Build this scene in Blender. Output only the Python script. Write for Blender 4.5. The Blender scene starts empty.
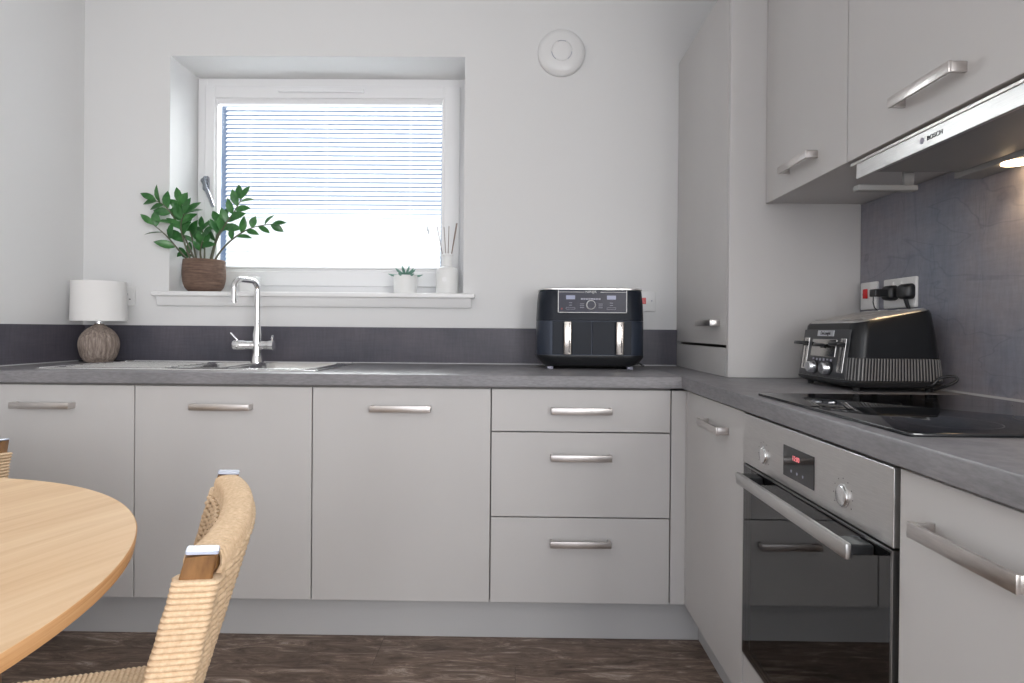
import bpy, bmesh, math, random
from mathutils import Vector, Matrix, Euler
random.seed(7)
PI = math.pi
S = bpy.context.scene
COL = S.collection

# ------------------------------------------------------------------ camera
cam_d = bpy.data.cameras.new('camera')
cam = bpy.data.objects.new('camera', cam_d)
COL.objects.link(cam)
F_PX = 602.88
cam_d.sensor_fit = 'HORIZONTAL'
cam_d.sensor_width = 36.0
cam_d.lens = 36.0 * F_PX / 1024
cam_d.shift_y = -(341.5 - 332.41) / 1024
cam_d.clip_start = 0.02
YAW, PITCH, ROLL = 0.0102, -0.0043, 0.0086
fwd = Vector((math.sin(YAW) * math.cos(PITCH), math.cos(YAW) * math.cos(PITCH), math.sin(PITCH)))
fwd = Vector((-fwd.x, fwd.y, fwd.z))
rgt = fwd.cross(Vector((0, 0, 1))).normalized()
upv = rgt.cross(fwd).normalized()
r2 = rgt * math.cos(ROLL) + upv * math.sin(ROLL)
u2 = -rgt * math.sin(ROLL) + upv * math.cos(ROLL)
M = Matrix((r2, u2, -fwd)).transposed().to_4x4()
M.translation = Vector((0, -2.6136, 1.0621))
cam.matrix_world = M
S.camera = cam

# ------------------------------------------------------------------ world, lights, exposure
S.view_settings.view_transform = 'Standard'
S.view_settings.look = 'None'
S.view_settings.gamma = 1.0
S.view_settings.use_curve_mapping = False
S.view_settings.exposure = 0.0
w = bpy.data.worlds.new('sky'); S.world = w
w.use_nodes = True
bg = w.node_tree.nodes['Background']
bg.inputs['Color'].default_value = (0.26, 0.40, 0.70, 1)
bg.inputs['Strength'].default_value = 0.55

def area(name, loc, target, sx, sy, power, color=(1, 1, 1)):
    d = bpy.data.lights.new(name, 'AREA'); d.shape = 'RECTANGLE'
    d.size = sx; d.size_y = sy; d.energy = power; d.color = color
    o = bpy.data.objects.new(name, d); COL.objects.link(o)
    o.location = loc
    o.rotation_euler = (Vector(target) - Vector(loc)).to_track_quat('-Z', 'Y').to_euler()
    return o
# daylight through the glazed doors behind the camera, and on the outside of the kitchen window
area('daylight_rear_doors', (-0.3, -5.05, 1.35), (-0.3, 0, 1.15), 2.4, 2.1, 46, (0.985, 0.99, 1.0))
area('daylight_right_window', (1.30, -3.75, 1.45), (-1.2, -2.6, 1.3), 1.5, 1.3, 98, (1.0, 0.99, 0.98))
area('daylight_window', (-0.9, 1.5, 2.6), (-0.9, 0.25, 1.7), 2.4, 1.6, 420, (1, 1, 1))

# ------------------------------------------------------------------ helpers
def mat(name, color, rough=0.5, metal=0.0, spec=0.5, build=None, **kw):
    m = bpy.data.materials.new(name); m.use_nodes = True
    nt = m.node_tree; b = nt.nodes['Principled BSDF']
    b.inputs['Base Color'].default_value = (*color, 1)
    b.inputs['Roughness'].default_value = rough
    b.inputs['Metallic'].default_value = metal
    b.inputs['Specular IOR Level'].default_value = spec
    for k, v in kw.items(): b.inputs[k.replace('_', ' ')].default_value = v
    if build: build(nt, b)
    return m

def N(nt, t, **kw):
    n = nt.nodes.new(t)
    for k, v in kw.items():
        if k in n.inputs: n.inputs[k].default_value = v
        else: setattr(n, k, v)
    return n
def coords(nt, scale=(1, 1, 1), rot=(0, 0, 0), loc=(0, 0, 0), kind='Object'):
    tc = N(nt, 'ShaderNodeTexCoord'); mp = N(nt, 'ShaderNodeMapping')
    mp.inputs['Scale'].default_value = scale; mp.inputs['Rotation'].default_value = rot
    mp.inputs['Location'].default_value = loc
    nt.links.new(tc.outputs[kind], mp.inputs['Vector']); return mp.outputs['Vector']
def noise(nt, vec, scale, detail=4, rough=0.55, dist=0.0):
    n = N(nt, 'ShaderNodeTexNoise'); n.inputs['Scale'].default_value = scale
    n.inputs['Detail'].default_value = detail; n.inputs['Roughness'].default_value = rough
    n.inputs['Distortion'].default_value = dist
    nt.links.new(vec, n.inputs['Vector']); return n.outputs['Fac']
def ramp(nt, fac, stops):
    r = N(nt, 'ShaderNodeValToRGB'); e = r.color_ramp.elements
    while len(e) < len(stops): e.new(0.5)
    for i, (p, c) in enumerate(stops):
        e[i].position = p; e[i].color = (*c, 1) if len(c) == 3 else c
    nt.links.new(fac, r.inputs['Fac']); return r.outputs['Color']
def mixc(nt, a, b, fac, mode='MIX'):
    m = N(nt, 'ShaderNodeMix', data_type='RGBA', blend_type=mode)
    for s, v in ((m.inputs['Factor'], fac), (m.inputs['A'], a), (m.inputs['B'], b)):
        if isinstance(v, (int, float)): s.default_value = v
        elif isinstance(v, tuple): s.default_value = (*v, 1)
        else: nt.links.new(v, s)
    # colour sockets
    for idx, v in ((6, a), (7, b)):
        s = m.inputs[idx]
        if isinstance(v, tuple): s.default_value = (*v, 1)
        elif not isinstance(v, (int, float)) and not s.is_linked: nt.links.new(v, s)
    return m.outputs[2]
def bump(nt, b, h, strength=0.2, dist=0.002):
    n = N(nt, 'ShaderNodeBump'); n.inputs['Strength'].default_value = strength
    n.inputs['Distance'].default_value = dist
    nt.links.new(h, n.inputs['Height']); nt.links.new(n.outputs['Normal'], b.inputs['Normal'])

def srgb(r, g, b):
    f = lambda c: (c / 255 / 12.92) if c / 255 <= 0.04045 else ((c / 255 + 0.055) / 1.055) ** 2.4
    return (f(r), f(g), f(b))

# builders -------------------------------------------------------------
def BM(): return bmesh.new()
def add_box(bm, x0, x1, y0, y1, z0, z1, bev=0.0, seg=2):
    x0, x1 = min(x0, x1), max(x0, x1); y0, y1 = min(y0, y1), max(y0, y1); z0, z1 = min(z0, z1), max(z0, z1)
    vs = [bm.verts.new((x, y, z)) for z in (z0, z1) for y in (y0, y1) for x in (x0, x1)]
    fs = [bm.faces.new([vs[i] for i in q]) for q in ((0, 2, 3, 1), (4, 5, 7, 6), (0, 1, 5, 4), (2, 6, 7, 3), (0, 4, 6, 2), (1, 3, 7, 5))]
    if bev > 0:
        es = list({e for f in fs for e in f.edges})
        bmesh.ops.bevel(bm, geom=es, offset=bev, segments=seg, profile=0.5, affect='EDGES')
    return bm
def box(*a, **k): return add_box(BM(), *a, **k)
def frames(pts, closed=False):
    pts = [Vector(p) for p in pts]; n = len(pts); T = []
    for i in range(n):
        a = pts[(i - 1) % n] if (closed or i > 0) else pts[i]
        b = pts[(i + 1) % n] if (closed or i < n - 1) else pts[i]
        T.append((b - a).normalized())
    up = Vector((0, 0, 1)) if abs(T[0].z) < 0.9 else Vector((1, 0, 0))
    nrm = (up - T[0] * up.dot(T[0])).normalized(); out = []
    for i in range(n):
        nrm = (nrm - T[i] * nrm.dot(T[i]))
        nrm = nrm.normalized() if nrm.length > 1e-6 else out[-1][0]
        out.append((nrm.copy(), T[i].cross(nrm)))
    return pts, out
def add_tube(bm, pts, r, n=10, closed=False, cap=True):
    pts, fr = frames(pts, closed); rings = []
    for i, p in enumerate(pts):
        rr = r[i] if isinstance(r, (list, tuple)) else r
        a, b = fr[i]
        rings.append([bm.verts.new(p + (a * math.cos(2 * PI * k / n) + b * math.sin(2 * PI * k / n)) * rr) for k in range(n)])
    m = len(rings)
    for i in range(m if closed else m - 1):
        A, B = rings[i], rings[(i + 1) % m]
        for k in range(n): bm.faces.new((A[k], A[(k + 1) % n], B[(k + 1) % n], B[k]))
    if cap and not closed: bm.faces.new(rings[0][::-1]); bm.faces.new(rings[-1])
    return bm
def add_lathe(bm, prof, cx=0, cy=0, n=32, axis='z', base=0.0, caps=True):
    rings = []
    for r, h in prof:
        ring = []
        for k in range(n):
            a = 2 * PI * k / n; c, s = math.cos(a) * r, math.sin(a) * r
            if axis == 'z': p = (cx + c, cy + s, base + h)
            elif axis == 'y': p = (cx + c, base + h, cy + s)      # cx,cy -> x,z
            else: p = (base + h, cx + c, cy + s)                  # cx,cy -> y,z
            ring.append(bm.verts.new(p))
        rings.append(ring)
    for i in range(len(rings) - 1):
        A, B = rings[i], rings[i + 1]
        for k in range(n): bm.faces.new((A[k], A[(k + 1) % n], B[(k + 1) % n], B[k]))
    if caps:
        if prof[0][0] > 1e-5: bm.faces.new(rings[0][::-1])
        if prof[-1][0] > 1e-5: bm.faces.new(rings[-1])
    bmesh.ops.recalc_face_normals(bm, faces=bm.faces[:])
    return bm
def add_loft(bm, sections, cap=True):
    rings = [[bm.verts.new(p) for p in s] for s in sections]; n = len(rings[0])
    for i in range(len(rings) - 1):
        A, B = rings[i], rings[i + 1]
        for k in range(n): bm.faces.new((A[k], A[(k + 1) % n], B[(k + 1) % n], B[k]))
    if cap: bm.faces.new(rings[0][::-1]); bm.faces.new(rings[-1])
    bmesh.ops.recalc_face_normals(bm, faces=bm.faces[:])
    return bm
def rrect(hx, hy, r, seg=6, cx=0, cy=0):
    out = []
    for (sx, sy, a0) in ((1, 1, 0), (-1, 1, PI / 2), (-1, -1, PI), (1, -1, 3 * PI / 2)):
        for k in range(seg + 1):
            a = a0 + PI / 2 * k / seg
            out.append((cx + sx * (hx - r) + math.cos(a) * r, cy + sy * (hy - r) + math.sin(a) * r))
    return out
def add_prism(bm, outline, axis, a0, a1, bev=0.0):
    """outline of 2-D points extruded along an axis: x->(y,z)  y->(x,z)  z->(x,y)"""
    def P(p, a):
        return (a, p[0], p[1]) if axis == 'x' else (p[0], a, p[1]) if axis == 'y' else (p[0], p[1], a)
    A = [bm.verts.new(P(p, a0)) for p in outline]; B = [bm.verts.new(P(p, a1)) for p in outline]
    n = len(A); fs = [bm.faces.new(A[::-1]), bm.faces.new(B)]
    for k in range(n): fs.append(bm.faces.new((A[k], A[(k + 1) % n], B[(k + 1) % n], B[k])))
    bmesh.ops.recalc_face_normals(bm, faces=bm.faces[:])
    if bev > 0:
        es = list(set(fs[0].edges) | set(fs[1].edges))
        bmesh.ops.bevel(bm, geom=es, offset=bev, segments=2, profile=0.5, affect='EDGES')
    return bm
def prism(*a, **k): return add_prism(BM(), *a, **k)

def offs(p):
    v = Vector((0, 0, 0))
    while p is not None: v += p.location; p = p.parent
    return v
def obj(name, bm, m, parent=None, smooth=None, at=None):
    """link bm (world coordinates) as one mesh; under a parent the verts become local"""
    o0 = offs(parent) if parent else Vector(at or (0, 0, 0))
    for v in bm.verts: v.co -= o0
    me = bpy.data.meshes.new(name); bm.to_mesh(me); bm.free()
    me.materials.append(m)
    o = bpy.data.objects.new(name, me); COL.objects.link(o)
    if parent: o.parent = parent
    elif at: o.location = at
    if smooth is not None:
        me.shade_smooth()
        try: me.set_sharp_from_angle(angle=math.radians(smooth))
        except Exception: pass
    return o
def thing(name, label, cat, loc=(0, 0, 0), group=None):
    o = bpy.data.objects.new(name, None); COL.objects.link(o); o.location = loc
    o.empty_display_size = 0.05
    o['label'] = label; o['category'] = cat
    if group: o['group'] = group
    return o
def tag(o, label, cat, group=None):
    o['label'] = label; o['category'] = cat
    if group: o['group'] = group
    return o
def struct(name, bm, m, smooth=None, parent=None):
    o = obj(name, bm, m, parent, smooth)
    if not parent: o['kind'] = 'structure'
    return o
def text_bm(txt, size, origin, xdir, zdir, depth=0.0004, align='CENTER', stretch=1.0):
    cu = bpy.data.curves.new('lettering', 'FONT'); cu.body = txt; cu.size = size
    cu.extrude = depth; cu.align_x = align; cu.align_y = 'CENTER'
    o = bpy.data.objects.new('lettering', cu); COL.objects.link(o)
    dg = bpy.context.evaluated_depsgraph_get()
    me = bpy.data.meshes.new_from_object(o.evaluated_get(dg))
    bm = BM(); bm.from_mesh(me)
    bpy.data.objects.remove(o); bpy.data.curves.remove(cu); bpy.data.meshes.remove(me)
    X = Vector(xdir).normalized(); Z = Vector(zdir).normalized(); Y = X.cross(Z)
    O = Vector(origin)
    for v in bm.verts: v.co = O + X * v.co.x * stretch + Z * v.co.y - Y * (v.co.z) 
    return bm

# ------------------------------------------------------------------ materials
def wall_b(nt, b):
    v = coords(nt); n = noise(nt, v, 260, 3); bump(nt, b, n, 0.08, 0.001)
WALL = mat('wall_paint', (0.735, 0.735, 0.735), 0.85, spec=0.2, build=wall_b)
CEIL = mat('ceiling_paint', (0.85, 0.85, 0.85), 0.9, spec=0.1, build=wall_b)
def cab_b(nt, b):
    v = coords(nt, (1, 1, 0.4)); n = noise(nt, v, 3.0, 3)
    c = ramp(nt, n, [(0.3, srgb(193, 191, 190)), (0.7, srgb(197, 195, 194))])
    nt.links.new(c, b.inputs['Base Color'])
CAB = mat('cabinet_front', srgb(189, 185, 182), 0.42, spec=0.35, build=cab_b)
CARC = mat('cabinet_carcass', srgb(150, 146, 144), 0.6, spec=0.3)
PLI = mat('plinth_board', srgb(186, 186, 187), 0.5, spec=0.3)
def slate(scale_y=1.0, dark=1.0):
    def f(nt, b):
        v = coords(nt)
        n1 = noise(nt, v, 3.0, 5, 0.6, 0.4)
        n2 = noise(nt, coords(nt, (26, 26, 5)), 3.0, 5, 0.7)
        n3 = noise(nt, coords(nt, (5, 5, 26)), 3.0, 5, 0.7)
        c = ramp(nt, n1, [(0.3, srgb(122, 128, 142)), (0.5, srgb(138, 138, 148)), (0.7, srgb(150, 142, 145))])
        c = mixc(nt, c, ramp(nt, n2, [(0.35, (0.75, 0.75, 0.75)), (0.65, (1.15, 1.15, 1.15))]), 0.35, 'MULTIPLY')
        c = mixc(nt, c, ramp(nt, n3, [(0.35, (0.75, 0.75, 0.75)), (0.65, (1.15, 1.15, 1.15))]), 0.3, 'MULTIPLY')
        # faint veins: contour lines of two distorted noises
        for rot_, sc_, st_ in (((0.6, 0, 0), (1, 1.6, 5.0), .38), ((-.35, 0, 0), (1, 6.5, 1.4), .32)):
            n4 = noise(nt, coords(nt, sc_, rot_), 1.3, 3, 0.5, 0.5)
            ln = ramp(nt, n4, [(0.0, (1, 1, 1)), (0.492, (1, 1, 1)), (0.5, (0.5, 0.53, 0.6)), (0.508, (1, 1, 1)), (1.0, (1, 1, 1))])
            c = mixc(nt, c, ln, st_, 'MULTIPLY')
        nt.links.new(c, b.inputs['Base Color'])
        bump(nt, b, n2, 0.15, 0.0006)
    return f
SLATE = mat('slate_laminate', srgb(98, 95, 103), 0.42, spec=0.45, build=slate())
def upst(nt, b):
    n2 = noise(nt, coords(nt, (30, 30, 3)), 4.0, 4, 0.6); n3 = noise(nt, coords(nt, (3, 3, 50)), 4.0, 4, 0.6)
    n1 = noise(nt, coords(nt), 3.5, 4)
    c = ramp(nt, n1, [(0.3, srgb(70, 70, 80)), (0.7, srgb(94, 90, 98))])
    c = mixc(nt, c, ramp(nt, n2, [(0.35, (0.65, 0.65, 0.65)), (0.65, (1.2, 1.2, 1.2))]), 0.28, 'MULTIPLY')
    c = mixc(nt, c, ramp(nt, n3, [(0.35, (0.65, 0.65, 0.65)), (0.65, (1.2, 1.2, 1.2))]), 0.22, 'MULTIPLY')
    nt.links.new(c, b.inputs['Base Color'])
UPST = mat('upstand_laminate', srgb(82, 79, 88), 0.45, spec=0.4, build=upst)
def wtop(nt, b):
    n2 = noise(nt, coords(nt, (8, 8, 40)), 5.0, 5, 0.65); n1 = noise(nt, coords(nt), 5, 4)
    c = ramp(nt, n1, [(0.3, srgb(119, 118, 121)), (0.7, srgb(134, 132, 135))])
    c = mixc(nt, c, ramp(nt, n2, [(0.35, (0.72, 0.72, 0.72)), (0.65, (1.2, 1.2, 1.2))]), 0.6, 'MULTIPLY')
    nt.links.new(c, b.inputs['Base Color'])
WTOP = mat('worktop_laminate', srgb(118, 115, 120), 0.4, spec=0.45, build=wtop)
SIL = mat('silicone_seal', srgb(190, 190, 192), 0.5)
def floor_b(nt, b):
    tc = N(nt, 'ShaderNodeTexCoord')
    br = N(nt, 'ShaderNodeTexBrick'); br.offset = 0.37
    br.inputs['Scale'].default_value = 1.0
    br.inputs['Brick Width'].default_value = 1.22; br.inputs['Row Height'].default_value = 0.18
    br.inputs['Mortar Size'].default_value = 0.0007; br.inputs['Mortar Smooth'].default_value = 0.2
    br.inputs['Color1'].default_value = (0.2, 0.2, 0.2, 1); br.inputs['Color2'].default_value = (0.8, 0.8, 0.8, 1)
    br.inputs['Mortar'].default_value = (0, 0, 0, 1); br.inputs['Bias'].default_value = 0
    nt.links.new(tc.outputs['Object'], br.inputs['Vector'])
    sep = mixc(nt, tc.outputs['Object'], br.outputs['Color'], 0.35, 'ADD')
    mp = N(nt, 'ShaderNodeMapping'); mp.inputs['Scale'].default_value = (3.0, 13, 1)
    nt.links.new(sep, mp.inputs['Vector'])
    n1 = noise(nt, mp.outputs['Vector'], 2.0, 10, 0.78, 1.1)
    n2 = noise(nt, coords(nt, (1.2, 4, 1)), 3.0, 4, 0.6)
    c = ramp(nt, n1, [(0.30, srgb(66, 54, 48)), (0.43, srgb(108, 93, 83)), (0.54, srgb(136, 119, 107)), (0.63, srgb(182, 168, 156)), (0.72, srgb(220, 210, 200))])
    c = mixc(nt, c, ramp(nt, n2, [(0.3, (0.7, 0.68, 0.68)), (0.7, (1.15, 1.12, 1.1))]), 0.8, 'MULTIPLY')
    c = mixc(nt, c, (0.05, 0.04, 0.035), br.outputs['Fac'])
    nt.links.new(c, b.inputs['Base Color']); bump(nt, b, n1, 0.15, 0.001)
FLOOR = mat('vinyl_plank_floor', srgb(90, 78, 72), 0.5, spec=0.35, build=floor_b)
UPVC = mat('white_upvc', (0.82, 0.82, 0.83), 0.35, spec=0.5)
WPLASTIC = mat('white_plastic', (0.77, 0.77, 0.77), 0.3, spec=0.5)
SILLM = mat('white_gloss_paint', (0.84, 0.84, 0.84), 0.35)
def brushed(col, rough, sc):
    def f(nt, b):
        n = noise(nt, coords(nt, sc), 30, 4, 0.6)
        r = N(nt, 'ShaderNodeMapRange'); r.inputs['To Min'].default_value = rough - 0.06; r.inputs['To Max'].default_value = rough + 0.08
        nt.links.new(n, r.inputs['Value']); nt.links.new(r.outputs['Result'], b.inputs['Roughness'])
        c = ramp(nt, n, [(0.3, tuple(x * 0.9 for x in col)), (0.7, tuple(min(1, x * 1.06) for x in col))])
        nt.links.new(c, b.inputs['Base Color'])
    return f
STEEL = mat('brushed_steel', (0.6, 0.6, 0.6), 0.34, 1.0, build=brushed((0.60, 0.59, 0.58), 0.34, (1, 1, 30)))
NICKEL = mat('satin_nickel', (0.62, 0.59, 0.57), 0.3, 1.0, build=brushed((0.62, 0.585, 0.565), 0.32, (1, 1, 8)))
CHROME = mat('chrome', (0.85, 0.85, 0.86), 0.06, 1.0)
SINKM = mat('sink_steel', (0.66, 0.66, 0.65), 0.22, 1.0, build=brushed((0.66, 0.66, 0.65), 0.24, (12, 1, 1)))
BLACKGLASS = mat('black_ceramic_glass', (0.006, 0.007, 0.009), 0.04, spec=0.7)
BLK = mat('black_plastic', (0.012, 0.013, 0.015), 0.35, spec=0.5)
RUB = mat('black_rubber', (0.012, 0.012, 0.012), 0.6)
RED = mat('red_rocker', srgb(205, 22, 28), 0.3)
FRY = mat('fryer_body', srgb(27, 32, 42), 0.42, spec=0.2)
FRYM = mat('fryer_sheen_steel', srgb(44, 52, 66), 0.36, 0.3)
FRYP = mat('fryer_panel_glass', srgb(46, 46, 62), 0.3, spec=.25)
DCHR = mat('dark_chrome', (0.30, 0.32, 0.36), 0.2, 1.0)
PRINT = mat('printed_white', (0.75, 0.75, 0.76), 0.5)
PRINTG = mat('printed_grey', srgb(165, 165, 180), 0.5)
PRINTD = mat('printed_dark', (0.03, 0.03, 0.035), 0.5)
LCD = mat('lcd_segment', srgb(150, 155, 185), 0.3)
CREAM = mat('handle_polished', (0.58, 0.54, 0.50), 0.22, 1.0)
def wood_b(cols, sc, rot=(0, 0, 0), rgh=2.0):
    def f(nt, b):
        v = coords(nt, tuple(1 / q for q in sc), rot); v.node.vector_type = 'TEXTURE'
        n = noise(nt, v, rgh, 6, 0.6, 0.8)
        c = ramp(nt, n, cols); nt.links.new(c, b.inputs['Base Color'])
    return f
TABLE = mat('light_oak_veneer', srgb(205, 172, 132), 0.42, spec=0.35, build=wood_b(
    [(0.28, srgb(200, 164, 124)), (0.5, srgb(213, 180, 142)), (0.72, srgb(223, 194, 158))], (0.8, 13, 13), (0, 0, 1.2)))
TEDGE = mat('oak_edge_band', srgb(196, 148, 100), 0.45, spec=0.35, build=wood_b(
    [(0.3, srgb(184, 134, 86)), (0.5, srgb(200, 152, 104)), (0.7, srgb(210, 166, 120))], (2, 2, 110)))
WALNUT = mat('brown_wood', srgb(128, 86, 54), 0.35, spec=0.5, build=wood_b(
    [(0.3, srgb(100, 68, 38)), (0.5, srgb(134, 96, 56)), (0.7, srgb(162, 120, 76))], (20, 20, 3)))
LACQ_REFL = mat('lacquer_sky_reflection', srgb(178, 184, 200), 0.22, spec=.6)  # blue-grey base colour paints in the sky reflected by the lacquer
def cord_b(nt, b):
    n = noise(nt, coords(nt, (1, 1, 1)), 160, 4, 0.6); n2 = noise(nt, coords(nt), 9, 3)
    c = ramp(nt, n, [(0.3, srgb(200, 172, 140)), (0.7, srgb(224, 199, 168))])
    c = mixc(nt, c, ramp(nt, n2, [(0.3, (0.88, 0.85, 0.82)), (0.7, (1.05, 1.04, 1.02))]), 0.7, 'MULTIPLY')
    nt.links.new(c, b.inputs['Base Color']); bump(nt, b, n, 0.3, 0.001)
CORD = mat('paper_cord', srgb(222, 196, 164), 0.7, spec=0.2, build=cord_b)
LEAF = mat('zz_leaf', srgb(40, 82, 40), 0.32, spec=0.5, build=wood_b(
    [(0.3, srgb(32, 80, 38)), (0.5, srgb(52, 108, 52)), (0.75, srgb(80, 138, 72))], (9, 9, 9)))
STEM = mat('zz_stem', srgb(92, 92, 74), 0.5)
SUCC = mat('succulent_leaf', srgb(110, 150, 135), 0.5)
SOIL = mat('soil', srgb(50, 38, 30), 0.95)
def pot_b(nt, b):
    v = coords(nt, (1, 1, 12)); n = noise(nt, v, 12, 4, 0.6); n2 = noise(nt, coords(nt), 60, 4)
    c = ramp(nt, n, [(0.3, srgb(84, 64, 54)), (0.7, srgb(128, 104, 90))])
    c = mixc(nt, c, ramp(nt, n2, [(0.3, (0.8, 0.8, 0.8)), (0.7, (1.15, 1.15, 1.15))]), 0.6, 'MULTIPLY')
    nt.links.new(c, b.inputs['Base Color']); bump(nt, b, n, 0.5, 0.002)
POT = mat('woven_brown_pot', srgb(110, 88, 76), 0.8, build=pot_b)
CERAM = mat('white_ceramic', (0.8, 0.8, 0.79), 0.4)
REED = mat('reed_stick', srgb(140, 122, 112), 0.8)
def lamp_b(nt, b):
    n = noise(nt, coords(nt, (30, 30, 3)), 5, 5, 0.7)
    c = ramp(nt, n, [(0.35, srgb(110, 96, 88)), (0.6, srgb(158, 144, 134)), (0.75, srgb(196, 188, 180))])
    nt.links.new(c, b.inputs['Base Color']); bump(nt, b, n, 0.4, 0.002)
LBASE = mat('grooved_stone_ceramic', srgb(150, 136, 126), 0.75, build=lamp_b)
def shade_b(nt, b):
    n = noise(nt, coords(nt, (1, 1, 1)), 300, 2); bump(nt, b, n, 0.15, 0.0005)
SHADE = mat('linen_shade', (0.80, 0.79, 0.78), 0.9, spec=0.1, build=shade_b)

def glass_mat(name, tint, transp):
    m = bpy.data.materials.new(name); m.use_nodes = True; nt = m.node_tree; nt.nodes.clear()
    o = N(nt, 'ShaderNodeOutputMaterial'); t = N(nt, 'ShaderNodeBsdfTransparent'); g = N(nt, 'ShaderNodeBsdfGlossy')
    t.inputs['Color'].default_value = (*tint, 1); g.inputs['Roughness'].default_value = 0.015
    g.inputs['Color'].default_value = (1, 1, 1, 1)
    fr = N(nt, 'ShaderNodeFresnel'); fr.inputs['IOR'].default_value = transp
    mx = N(nt, 'ShaderNodeMixShader')
    nt.links.new(fr.outputs[0], mx.inputs[0]); nt.links.new(t.outputs[0], mx.inputs[1]); nt.links.new(g.outputs[0], mx.inputs[2])
    nt.links.new(mx.outputs[0], o.inputs[0]); return m
PANE = glass_mat('window_glass', (0.95, 0.97, 0.97), 1.45)
OVGLASS = glass_mat('oven_door_glass', (0.75, 0.75, 0.76), 1.75)
def blind_material():
    m = bpy.data.materials.new('white_blind_slat'); m.use_nodes = True; nt = m.node_tree; nt.nodes.clear()
    o = N(nt, 'ShaderNodeOutputMaterial'); d = N(nt, 'ShaderNodeBsdfDiffuse'); t = N(nt, 'ShaderNodeBsdfTranslucent')
    d.inputs['Color'].default_value = (0.86, 0.87, 0.88, 1); t.inputs['Color'].default_value = (0.86, 0.87, 0.89, 1)
    mx = N(nt, 'ShaderNodeMixShader'); mx.inputs[0].default_value = 0.5
    nt.links.new(d.outputs[0], mx.inputs[1]); nt.links.new(t.outputs[0], mx.inputs[2]); nt.links.new(mx.outputs[0], o.inputs[0]); return m
SLAT = blind_material()
def emis(name, col, s):
    m = bpy.data.materials.new(name); m.use_nodes = True; b = m.node_tree.nodes['Principled BSDF']
    b.inputs['Base Color'].default_value = (*col, 1)
    b.inputs['Emission Color'].default_value = (*col, 1); b.inputs['Emission Strength'].default_value = s; return m
LAMPE = emis('hood_lamp_lit', (1.0, 0.72, 0.42), 14)
DIGIT = emis('oven_digit', (1.0, 0.25, 0.28), 0.35)

# ------------------------------------------------------------------ dimensions
XL, XR, ZC, YB = -1.90, 1.12, 2.487, -4.9
ZW, ZT, ZB = 0.912, 0.864, 0.150           # worktop top, door top, door bottom
YF, XF = -0.60, 0.562                       # door planes: back run, right run
XG = -1.288                                 # first door gap
WX0, WX1, WZ0, WZ1, YWIN = -1.523, -0.240, 1.216, 2.242, 0.22

# ------------------------------------------------------------------ room shell
struct('floor', box(XL - .1, XR + .1, YB - .1, 0.1, -0.06, 0), FLOOR)
struct('ceiling', box(XL - .1, XR + .1, YB - .1, 0.1, ZC, ZC + .08), CEIL)
bm = BM()
add_box(bm, XL - .1, WX0, 0, 0.32, 0, ZC); add_box(bm, WX1, XR + .1, 0, 0.32, 0, ZC)
add_box(bm, WX0, WX1, 0, 0.32, 0, WZ0 - .022); add_box(bm, WX0, WX1, 0, 0.32, WZ1, ZC)
struct('wall_back', bm, WALL)
struct('wall_left', box(XL - .1, XL, YB - .1, 0, 0, ZC), WALL)
bm = BM()
add_box(bm, XR, XR + .1, -3.0, 0, 0, ZC); add_box(bm, XR, XR + .1, YB - .1, -4.5, 0, ZC)
add_box(bm, XR, XR + .1, -4.5, -3.0, 0, .8); add_box(bm, XR, XR + .1, -4.5, -3.0, 2.1, ZC)
struct('wall_right', bm, WALL)
bm = BM()
add_box(bm, XL, -1.5, YB - .1, YB, 0, ZC); add_box(bm, 0.9, XR, YB - .1, YB, 0, ZC); add_box(bm, -1.5, .9, YB - .1, YB, 2.3, ZC)
struct('wall_rear', bm, WALL)
bm = BM()
for x0, x1 in ((-1.5, -1.43), (-.34, -.26), (.83, .9)): add_box(bm, x0, x1, YB - .08, YB - .02, 0.02, 2.3, bev=.004)
add_box(bm, -1.43, -.34, YB - .08, YB - .02, 2.23, 2.3); add_box(bm, -.26, .83, YB - .08, YB - .02, 2.23, 2.3)
add_box(bm, -1.43, -.34, YB - .08, YB - .02, 0.02, .1); add_box(bm, -.26, .83, YB - .08, YB - .02, 0.02, .1)
struct('door_1', bm, UPVC)
bm = BM()
for y0, y1 in ((-4.5, -4.44), (-3.78, -3.72), (-3.06, -3.0)): add_box(bm, XR + .03, XR + .09, y0, y1, .8, 2.1, bev=.003)
for z0, z1 in ((.8, .86), (2.04, 2.1)): add_box(bm, XR + .031, XR + .089, -4.44, -3.06, z0, z1)
struct('window_2', bm, UPVC)

# window: fixed frame, sash, pane, trickle vent, handle
def ring_frame(x0, x1, z0, z1, t, y0, y1, bev=.003, tb=None, tr=None, tt=None):
    bm = BM(); tb = tb or t; tr = tr or t; tt = tt or t
    add_box(bm, x0, x0 + t, y0, y1, z0, z1, bev=bev); add_box(bm, x1 - tr, x1, y0, y1, z0, z1, bev=bev)
    add_box(bm, x0 + t - .002, x1 - tr + .002, y0 + .0006, y1, z1 - tt, z1, bev=bev); add_box(bm, x0 + t - .002, x1 - tr + .002, y0 + .0006, y1, z0, z0 + tb, bev=bev)
    return bm
win = struct('window_1', ring_frame(WX0 + .004, WX1 - .002, WZ0 + .001, WZ1 - .006, .045, YWIN, YWIN + .06), UPVC)
sash = obj('sash', ring_frame(WX0 + .042, WX1 - .04, WZ0 + .042, WZ1 - .045, .048, YWIN - .014, YWIN + .04, bev=.005, tb=.071, tr=.075, tt=.057), UPVC, win)
bead = obj('glazing_bead', ring_frame(WX0 + .088, WX1 - .113, WZ0 + .111, WZ1 - .100, .012, YWIN - .006, YWIN + .03, bev=.003), UPVC, win)
obj('pane', box(WX0 + .09, WX1 - .09, YWIN + .034, YWIN + .038, WZ0 + .09, WZ1 - .093), PANE, win)
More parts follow.
